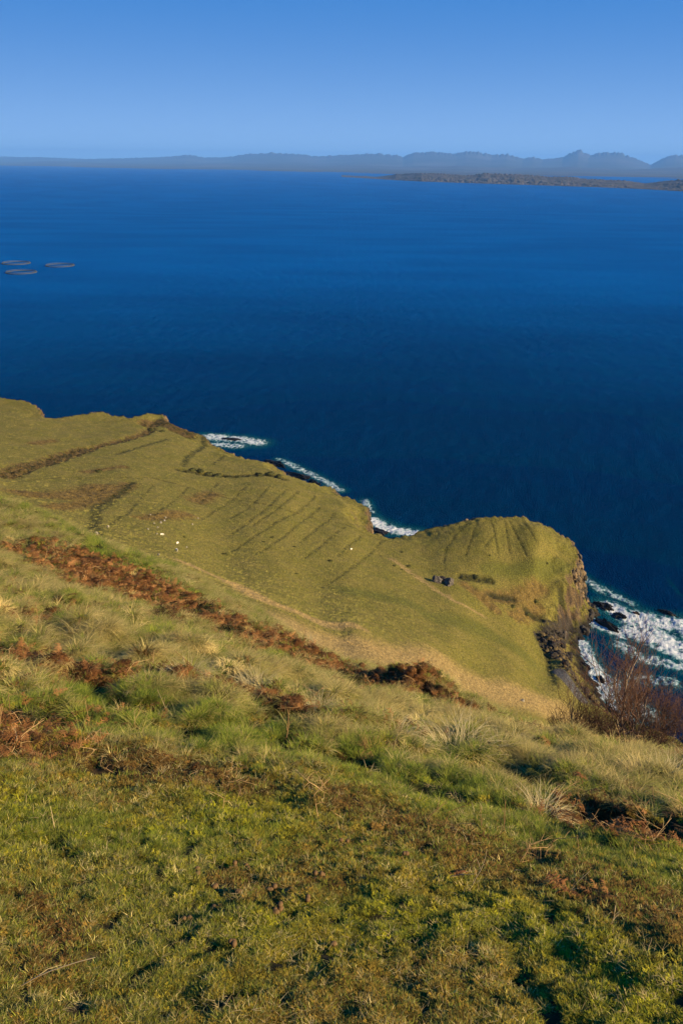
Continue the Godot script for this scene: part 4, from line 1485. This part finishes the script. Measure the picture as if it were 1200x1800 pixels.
# ------------------------------------------------------------------ grass
func blade(v: PackedVector3Array, n: PackedVector3Array, idx: PackedInt32Array, root: Vector3, dir: Vector3, length: float, width: float, droop: float, levels: int) -> void:
	var side := dir.cross(Vector3.UP)
	side = (side.normalized() if side.length() > 0.01 else Vector3.RIGHT)
	var p := root
	var d := dir
	var o := v.size()
	for k in levels + 1:
		var w := width * (1.0 - 0.75 * float(k) / levels) * 0.5
		var nn := (side.cross(d) * 0.9 + Vector3.UP * 0.3).normalized()
		if k < levels:
			v.append(p - side * w)
			v.append(p + side * w)
			n.append((nn - side * 0.25).normalized())
			n.append((nn + side * 0.25).normalized())
		else:
			v.append(p)
			n.append(nn)
		p += d * length / levels
		d = (d + Vector3(dir.x, 0, dir.z).normalized() * droop * 0.6 - Vector3.UP * droop).normalized()
	for k in levels:
		var a := o + k * 2
		if k < levels - 1:
			idx.append_array(PackedInt32Array([a, a + 2, a + 1, a + 1, a + 2, a + 3]))
		else:
			idx.append_array(PackedInt32Array([a, a + 2, a + 1]))

func tuft(count: int, reach: float, length: float, lean: float, width: float, s: int, droop := 0.25, levels := 3) -> ArrayMesh:
	var g := RandomNumberGenerator.new()
	g.seed = s
	var v := PackedVector3Array()
	var n := PackedVector3Array()
	var idx := PackedInt32Array()
	var made := [v, n, idx]
	for k in count:
		var a := g.randf() * TAU
		var q := sqrt(g.randf())
		var root := Vector3(cos(a), 0, sin(a)) * q * reach
		var b := a + g.randf_range(-1.2, 1.2)
		var l := lean * (0.35 + q) * g.randf_range(0.5, 1.6)
		var dir := Vector3(cos(b) * l, 1.0, sin(b) * l).normalized()
		root.y = -0.15 * length
		add_blade(made, root, dir, length * g.randf_range(0.55, 1.15), width * g.randf_range(0.7, 1.2), droop * g.randf_range(0.4, 1.6), levels)
	return mesh_of(made[0], made[1], PackedColorArray(), made[2])

func add_blade(made: Array, root: Vector3, dir: Vector3, length: float, width: float, droop: float, levels: int) -> void:
	var v: PackedVector3Array = made[0]
	var n: PackedVector3Array = made[1]
	var idx: PackedInt32Array = made[2]
	made[0] = null
	made[1] = null
	made[2] = null
	blade(v, n, idx, root, dir, length, width, droop, levels)
	made[0] = v
	made[1] = n
	made[2] = idx

func moss_mesh(s: int, count: int) -> ArrayMesh:
	# a cushion of short pointed shoots with side leaflets
	var g := RandomNumberGenerator.new()
	g.seed = s
	var made := [PackedVector3Array(), PackedVector3Array(), PackedInt32Array()]
	for k in count:
		var a := g.randf() * TAU
		var q := sqrt(g.randf()) * 0.03
		var root := Vector3(cos(a) * q, -0.004, sin(a) * q)
		var b := g.randf() * TAU
		var l := g.randf_range(0.2, 1.3)
		var dir := Vector3(cos(b) * l, 1, sin(b) * l).normalized()
		add_blade(made, root, dir, g.randf_range(0.012, 0.030), 0.0048, 0.3, 2)
		for q2 in 2:
			b = g.randf() * TAU
			add_blade(made, root + dir * g.randf_range(0.006, 0.018), Vector3(cos(b), 0.5, sin(b)).normalized(), g.randf_range(0.008, 0.014), 0.0042, 0.3, 1)
	return mesh_of(made[0], made[1], PackedColorArray(), made[2])

func frond_mesh(s: int, length: float, curl: float) -> ArrayMesh:
	# a dead bracken frond: an arching stalk with drooping, broken side leaves
	var g := RandomNumberGenerator.new()
	g.seed = s
	var made := [PackedVector3Array(), PackedVector3Array(), PackedInt32Array()]
	var p := Vector3.ZERO
	var d := Vector3(0.35, 1.0, 0).normalized()
	var steps := 11
	for k in steps:
		var ahead := (d + Vector3(curl, -curl * 1.1, g.randf_range(-0.12, 0.12))).normalized()
		add_blade(made, p, d, length / steps * 1.15, 0.006, 0.0, 1)
		p += d * length / steps
		d = ahead
		if k < 3:
			continue
		var size := length * 0.42 * (1.0 - 0.75 * float(k) / steps)
		for side in [-1, 1]:
			if g.randf() < 0.15:
				continue
			var out := (Vector3(d.x * 0.3, g.randf_range(-0.7, 0.35), side)).normalized()
			var q := p
			for m in 5:
				add_blade(made, q, out, size / 5.0 * 1.2, 0.004, 0.0, 1)
				for e in [-1, 1]:
					add_blade(made, q, (out * 0.6 + d * e * 0.9 + Vector3(0, g.randf_range(-0.6, 0.3), 0)).normalized(), size * 0.24 * (1.0 - 0.15 * m), 0.011, 0.35, 2)
				q += out * size / 5.0
				out = (out + Vector3(g.randf_range(-0.25, 0.25), -0.22, g.randf_range(-0.25, 0.25))).normalized()
	return mesh_of(made[0], made[1], PackedColorArray(), made[2])

func stem_mesh(s: int) -> ArrayMesh:
	# a broken bracken stalk with a few bare side ribs
	var g := RandomNumberGenerator.new()
	g.seed = s
	var st := begun()
	var p := PackedVector3Array([Vector3(0, -0.03, 0)])
	var d := Vector3(0.15, 1, 0).normalized()
	for k in 6:
		if k == 3:
			d = (d + Vector3(g.randf_range(-1.2, 1.2), -0.6, g.randf_range(-1.2, 1.2))).normalized()
		d = (d + Vector3(g.randf_range(-0.15, 0.15), -0.04, g.randf_range(-0.15, 0.15))).normalized()
		p.append(p[k] + d * 0.085)
	tube(st, p, 0.0042, 0.002, 5)
	for k in 5:
		var at := p[2 + k % 4].lerp(p[3 + k % 4], g.randf())
		var e := Vector3(g.randf_range(-1, 1), g.randf_range(-0.5, 0.4), g.randf_range(-1, 1)).normalized()
		tube(st, PackedVector3Array([at, at + e * 0.06, at + e * 0.11 + Vector3(0, -0.03, 0)]), 0.0022, 0.001, 4)
	return st.commit()

func scatter(called: String, shape: Mesh, list: Array, tints: Array, label: String, category: String) -> void:
	if list.is_empty():
		return
	var mm := MultiMesh.new()
	mm.transform_format = MultiMesh.TRANSFORM_3D
	mm.use_colors = true
	mm.mesh = shape
	mm.instance_count = list.size()
	for k in list.size():
		mm.set_instance_transform(k, list[k])
		mm.set_instance_color(k, tints[k])
	var o := MultiMeshInstance3D.new()
	o.name = numbered(called)
	o.multimesh = mm
	var m := mat(Color.WHITE, 0.8, true)
	m.backlight = Color(0.12, 0.12, 0.07)
	if category == "rock":
		m.backlight = Color.BLACK
	o.material_override = m
	add_child(o, true)
	tag(o, label, category, "", "stuff")

func build_grass() -> void:
	var kinds := {
		"moss": [moss_mesh(1, 34), moss_mesh(2, 34)],
		"turf_grass": [tuft(20, 0.026, 0.032, 0.8, 0.0032, 11), tuft(18, 0.028, 0.038, 0.9, 0.0032, 12)],
		"green_grass": [tuft(26, 0.04, 0.085, 0.5, 0.0032, 13), tuft(24, 0.045, 0.10, 0.55, 0.0034, 14)],
		"straw_grass": [tuft(34, 0.06, 0.20, 0.5, 0.0034, 15, 0.4, 4), tuft(30, 0.05, 0.24, 0.6, 0.0034, 16, 0.5, 4)],
		"bracken_mound": [bush_mesh(61, 2400, 0.075), bush_mesh(62, 2400, 0.075)],
		"dead_straw": [tuft(9, 0.05, 0.09, 3.5, 0.0032, 41, 0.15, 3), tuft(7, 0.06, 0.11, 4.0, 0.0036, 42, 0.1, 3)],
		"bracken_stems": [stem_mesh(71), stem_mesh(72), stem_mesh(73)],
		"mop_grass": [tuft(190, 0.13, 0.34, 0.6, 0.0056, 31, 0.42, 4), tuft(160, 0.10, 0.26, 0.8, 0.006, 32, 0.5, 4), tuft(210, 0.18, 0.22, 1.1, 0.006, 33, 0.5, 4)],
		"bracken_litter": [frond_mesh(21, 0.26, 0.22), frond_mesh(22, 0.22, 0.3), frond_mesh(23, 0.3, 0.18)],
	}
	var words := {
		"moss": "olive and brown moss cushions between the grass",
		"turf_grass": "short cropped yellow-green turf of the near slope",
		"green_grass": "fresh green grass tufts on the middle of the slope",
		"straw_grass": "pale straw-coloured long grass on the slope and brow",
		"bracken_mound": "heaped rust-brown bracken along the gully",
		"dead_straw": "bleached dead grass lying flat on the turf",
		"bracken_stems": "broken brown bracken stalks scattered over the slope",
		"mop_grass": "mop-headed straw and olive tussocks over the slope and brow",
		"bracken_litter": "collapsed rust-brown bracken on the slope",
	}
	var lists := {}
	var tints := {}
	for k in kinds:
		for i in kinds[k].size():
			lists[k + str(i)] = []
			tints[k + str(i)] = []
	var g := RandomNumberGenerator.new()
	g.seed = 1234
	for k in 800000:
		var d := 1.15 * exp(g.randf() * log(58.0 / 1.15))
		var a := g.randf_range(-0.92, 0.90)
		if d > 8.0 and absf(a) > 0.72:
			continue
		var x := d * sin(a)
		var z := -d * cos(a)
		var m := near_mix(x, z)
		var lump := rough.get_noise_2d(x, z)               # the same hummocks as the ground
		var n := rough.get_noise_2d(x * 0.8 + 70.0, z * 0.8)
		var b := broad.get_noise_2d(x * 2.2, z * 2.2 + 40.0)
		var away := smoothstep(2.6, 7.0, d)
		var pick := g.randf()
		var kind := "turf_grass"
		var col := Color.WHITE
		var w_rust: float = m[0] * 2.6 + away * 0.10 * clampf(-lump * 3.0, 0.0, 1.0) + away * (1.0 - smoothstep(24.0, 34.0, d)) * 0.8 * clampf(b * 2.4 - 0.35, 0.0, 1.0)
		var w_moss: float = m[1] * 1.5 + (1.0 - away) * clampf(0.75 + b * 1.4, 0.2, 1.5) + away * clampf(-lump * 1.2, 0.0, 0.5)
		var w_pale: float = (m[2] * 1.1 * smoothstep(4.0, 8.0, d) + away * clampf(0.2 + n * 1.0, 0.0, 0.6)) * (1.0 - 0.72 * away) * clampf(0.75 + lump * 2.2, 0.12, 1.6) + 0.02
		var w_green: float = m[3] * 0.9 + clampf(0.25 - n * 0.7, 0.05, 0.7) * (0.4 + 0.6 * away)
		var w_turf: float = (1.0 - away) * 1.0 + 0.2
		w_green += 0.35 * smoothstep(22.0, 34.0, d) * clampf(0.5 - n, 0.0, 1.0)
		w_pale *= 1.0 - 0.92 * smoothstep(0.15, 0.5, m[0])
		w_green *= 1.0 - 0.85 * smoothstep(0.15, 0.5, m[0])
		pick *= w_rust + w_moss + w_pale + w_green + w_turf
		var grow := maxf(pow(d / 3.2, 0.6), 0.7)
		var size := g.randf_range(0.75, 1.3) * grow
		if (fine.get_noise_2d(x * 1.7, z * 1.7) < -0.24 and away < 0.9) or (away < 0.5 and fine.get_noise_2d(x * 3.2 + 9.0, z * 3.2) < 0.02 and g.randf() < 0.85) or (away >= 0.5 and d < 24.0 and fine.get_noise_2d(x * 0.55 + 9.0, z * 0.55) < -0.08 and g.randf() < 0.8) or (away > 0.3 and lump < -0.10 and g.randf() < 0.35 - lump * 1.6):
			continue                                       # gaps of bare litter between the cushions
		var tall := pow(maxf(d / 3.2, 0.7), -0.22)         # farther clumps stand for several plants: wider, hardly taller
		if pick < w_rust:
			if g.randf() > 0.6:
				continue
			kind = "bracken_litter"
			size = g.randf_range(0.5, 1.05) * clampf(pow(d / 9.0, 0.6), 0.4, 2.0)
			tall = 0.6
			if d > 7.0 and n > 0.0 and g.randf() < 0.25:
				kind = "bracken_mound"
				size = g.randf_range(0.07, 0.20) * pow(d / 9.0, 0.35)
				tall = 0.55
			col = Color(0.095, 0.040, 0.013).lerp(Color(0.27, 0.135, 0.05), pow(g.randf(), 2.0))
		elif pick < w_rust + w_moss:
			kind = "moss"
			size *= 0.9
			tall = 1.0
			col = Color(0.21, 0.20, 0.011).lerp(Color(0.18, 0.12, 0.02), clampf(0.5 + n * 1.6, 0.0, 1.0)).lerp(Color(0.12, 0.062, 0.02), clampf(m[1] * 1.1, 0.0, 0.85))
			col *= 0.3 + 1.4 * pow(g.randf(), 1.4)
		elif pick < w_rust + w_moss + w_pale:
			kind = "straw_grass"
			size *= lerpf(0.30, 0.70, away)
			tall *= lerpf(1.0, 0.5, smoothstep(17.0, 30.0, d))
			col = Color(0.23, 0.185, 0.055).lerp(Color(0.48, 0.37, 0.14), g.randf()).lerp(Color(0.11, 0.145, 0.020), g.randf() * (0.9 - 0.5 * clampf(lump * 3.0, 0.0, 1.0)))
			col *= g.randf_range(0.5, 1.3)
		elif pick < w_rust + w_moss + w_pale + w_green:
			kind = "green_grass"
			size *= lerpf(0.40, 0.80, away)
			col = Color(0.045, 0.085, 0.008).lerp(Color(0.25, 0.27, 0.035), pow(g.randf(), 1.3))
		else:
			size *= 0.9
			col = Color(0.145, 0.150, 0.014).lerp(Color(0.50, 0.39, 0.16), pow(g.randf(), 3.2)).lerp(Color(0.05, 0.085, 0.010), g.randf() * 0.65)
			col *= 0.35 + 1.35 * pow(g.randf(), 1.4)
		var i: int = g.randi() % kinds[kind].size()
		var basis := Basis(Vector3(g.randf_range(-1, 1), 0, g.randf_range(-1, 1)).normalized(), g.randf() * 0.3) * Basis(Vector3.UP, g.randf() * TAU)
		if kind == "bracken_litter":
			basis = Basis(Vector3(g.randf_range(-1, 1), 0.01, g.randf_range(-1, 1)).normalized(), g.randf_range(0.5, 1.5)) * Basis(Vector3.UP, g.randf() * TAU)
		lists[kind + str(i)].append(Transform3D(basis.scaled(Vector3(size, size * tall, size)), Vector3(x, slope_height(x, z), z)))
		tints[kind + str(i)].append(Color(col.r, col.g, col.b, 1))
	for k in 3600:
		var d := 1.15 * exp(g.randf() * log(9.0 / 1.15))
		var a := g.randf_range(-0.72, 0.66)
		var x := d * sin(a)
		var z := -d * cos(a)
		if rough.get_noise_2d(x * 1.4, z * 1.4 + 90.0) < g.randf_range(-0.4, 0.5):
			continue
		var i: int = g.randi() % 2
		var size := g.randf_range(0.25, 0.6) * clampf(d / 3.0, 0.7, 1.6)
		lists["dead_straw" + str(i)].append(Transform3D(Basis(Vector3.UP, g.randf() * TAU).scaled(Vector3.ONE * size), Vector3(x, slope_height(x, z) + 0.025, z)))
		tints["dead_straw" + str(i)].append(Color(0.26, 0.19, 0.07).lerp(Color(0.50, 0.39, 0.18), g.randf()))
	for k in 5000:
		var d := 3.0 * exp(g.randf() * log(34.0 / 3.0))
		var a := g.randf_range(-0.62, 0.58)
		var x := d * sin(a)
		var z := -d * cos(a)
		var m := near_mix(x, z)
		if g.randf() > m[0] * 0.55 + m[1] * 0.22 + 0.012:
			continue
		var i: int = g.randi() % 3
		var size := g.randf_range(0.45, 1.0) * clampf(pow(d / 9.0, 0.5), 0.5, 1.6)
		lists["bracken_stems" + str(i)].append(Transform3D((Basis(Vector3(g.randf_range(-1, 1), 0.01, g.randf_range(-1, 1)).normalized(), g.randf_range(0.1, 1.3)) * Basis(Vector3.UP, g.randf() * TAU)).scaled(Vector3.ONE * size), Vector3(x, slope_height(x, z), z)))
		tints["bracken_stems" + str(i)].append(Color(0.16, 0.085, 0.036).lerp(Color(0.44, 0.30, 0.14), g.randf()))
	for k in 19000:
		var d := 4.6 * exp(g.randf() * log(60.0 / 4.6))
		var a := g.randf_range(-0.75, 0.75)
		var x := d * sin(a)
		var z := -d * cos(a)
		var m := near_mix(x, z)
		var lump := rough.get_noise_2d(x, z)
		var n := rough.get_noise_2d(x * 0.8 + 70.0, z * 0.8)
		var share: float = (0.30 + 0.75 * m[2] - 0.35 * m[3] - 0.2 * m[0] - 0.8 * m[1]) * smoothstep(4.5, 8.0, d) * (0.6 + 3.0 * lump)
		if g.randf() > share:
			continue
		var size := g.randf_range(0.55, 1.1) * pow(d / 9.0, 0.28) * lerpf(1.0, 0.6, smoothstep(18.0, 32.0, d))
		var i: int = g.randi() % 3
		var hue := g.randf()
		var col := Color(0.31, 0.225, 0.07).lerp(Color(0.56, 0.43, 0.165), g.randf())
		if hue < 0.5 + 0.5 * n:
			col = Color(0.13, 0.15, 0.022).lerp(Color(0.25, 0.235, 0.055), g.randf())
		elif hue > 0.86:
			col = Color(0.20, 0.115, 0.045)
		col *= g.randf_range(0.55, 1.25)
		lists["mop_grass" + str(i)].append(Transform3D((Basis(Vector3(-0.8 + g.randf_range(-0.7, 0.7), 0.01, -0.6 + g.randf_range(-0.7, 0.7)).normalized(), g.randf_range(0.1, 0.75)) * Basis(Vector3.UP, g.randf() * TAU)).scaled(Vector3(size, size * g.randf_range(0.75, 1.1), size)), Vector3(x, slope_height(x, z), z)))
		tints["mop_grass" + str(i)].append(col)
	for k in kinds:
		for i in kinds[k].size():
			scatter(k, kinds[k][i], lists[k + str(i)], tints[k + str(i)], words[k], k.replace("_", " ").replace("litter", "").strip_edges())

# ------------------------------------------------------------------ single things of the near slope
func build_near_things() -> void:
	var dark := mat(Color(0.040, 0.036, 0.015))
	var rusty := mat(Color(0.075, 0.038, 0.016))
	var clumps := [bush_mesh(51, 6500, 0.045), bush_mesh(52, 6500, 0.045), bush_mesh(53, 6500, 0.045)]
	for k in HEATHER.size():
		var s = HEATHER[k]
		var o := part("shadow_plant_clump", clumps[k % 3], rusty if k % 3 == 1 else dark, self)  # near-black leaves stand for shaded hollows as well as dark growth
		o.position = on_slope(s[0], s[1]) - Vector3(0, s[2] * 0.1, 0)
		o.scale = Vector3(s[2] * 1.2, s[2] * 0.8, s[2])
		o.rotation.y = k * 0.8
		tag(o, s[3], "heather", "dark clumps of shade and plants on the slope")
	var straw := mat(Color(0.40, 0.33, 0.16))
	straw.backlight = Color(0.4, 0.4, 0.3)
	for k in TUSSOCKS.size():
		var s = TUSSOCKS[k]
		var o := part("grass_tussock", tuft(260, s[2] * 0.36, s[2], 0.5, 0.0055, 200 + k, 0.32, 5), straw, self)
		o.position = on_slope(s[0], s[1])
		tag(o, s[3], "tussock", "tall pale grass tussocks")
	var pellet := SphereMesh.new()
	pellet.radius = 0.011
	pellet.height = 0.021
	pellet.radial_segments = 10
	pellet.rings = 6
	var dung := mat(Color(0.11, 0.066, 0.028), 0.7)
	var g := RandomNumberGenerator.new()
	g.seed = 60
	for s in DROPPINGS:
		var o := thing("sheep_droppings", on_slope(s[0], s[1]), s[3], "droppings", "sheep droppings on the near turf")
		var grow := maxf(1.0, Vector2(s[0], s[1]).length() / 4.0)
		for k in int(s[2]):
			var p := part("pellet", pellet, dung, o)
			p.position = Vector3(g.randf_range(-0.02, 0.02), 0.028 + (0.012 if k > 3 else 0.0), g.randf_range(-0.02, 0.02)) * grow
			p.scale = Vector3(g.randf_range(0.9, 1.25), g.randf_range(0.8, 1.0), g.randf_range(0.9, 1.2)) * grow
	var dry := mat(Color(0.36, 0.28, 0.16))
	var brown := mat(Color(0.27, 0.16, 0.075))
	for k in STEMS.size():
		var s = STEMS[k]
		var st := begun()
		var length: float = s[2]
		var p := PackedVector3Array([Vector3(0, -0.02, 0)])
		var d := Vector3(s[3], 1.0, -s[4]).normalized()
		for q in 6:
			d = (d + Vector3(g.randf_range(-0.16, 0.16) + s[3] * 0.06, g.randf_range(-0.15, 0.05), g.randf_range(-0.16, 0.16))).normalized()
			p.append(p[q] + d * length / 6)
		var thick := 0.0022 if length < 0.35 else 0.005
		tube(st, p, thick, thick * 0.45, 5)
		var forks := 3 if String(s[5]).contains("forked") or String(s[5]).contains("bracken") or String(s[5]).contains("crooked") else (1 if k % 2 else 0)
		for f in forks:
			var at := p[2 + f]
			var e := (d + Vector3(g.randf_range(-1.0, 1.0), g.randf_range(-0.3, 0.5), g.randf_range(-0.6, 0.6))).normalized()
			tube(st, PackedVector3Array([at, at + e * length * 0.14, at + (e + Vector3(0, -0.25, 0)) * length * 0.28]), thick * 0.6, thick * 0.25, 4)
		var o := part("dry_stem", st.commit(), brown if String(s[5]).contains("bracken") else dry, self)
		o.position = on_slope(s[0], s[1])
		tag(o, s[5], "stem", "dead stems and twigs on the slope")
	var rust := mat(Color(0.16, 0.070, 0.024))
	rust.backlight = Color(0.3, 0.2, 0.1)
	for k in FRONDS.size():
		var s = FRONDS[k]
		var o := part("bracken_frond", frond_mesh(400 + k, s[2] * 0.9, 0.16 + 0.05 * (k % 5)), rust, self)
		o.position = on_slope(s[0], s[1]) - Vector3(0, 0.01, 0)
		o.rotation = Vector3(0.1, k * 1.9, 0.15)
		tag(o, s[3], "bracken", "dead bracken fronds on the slope")
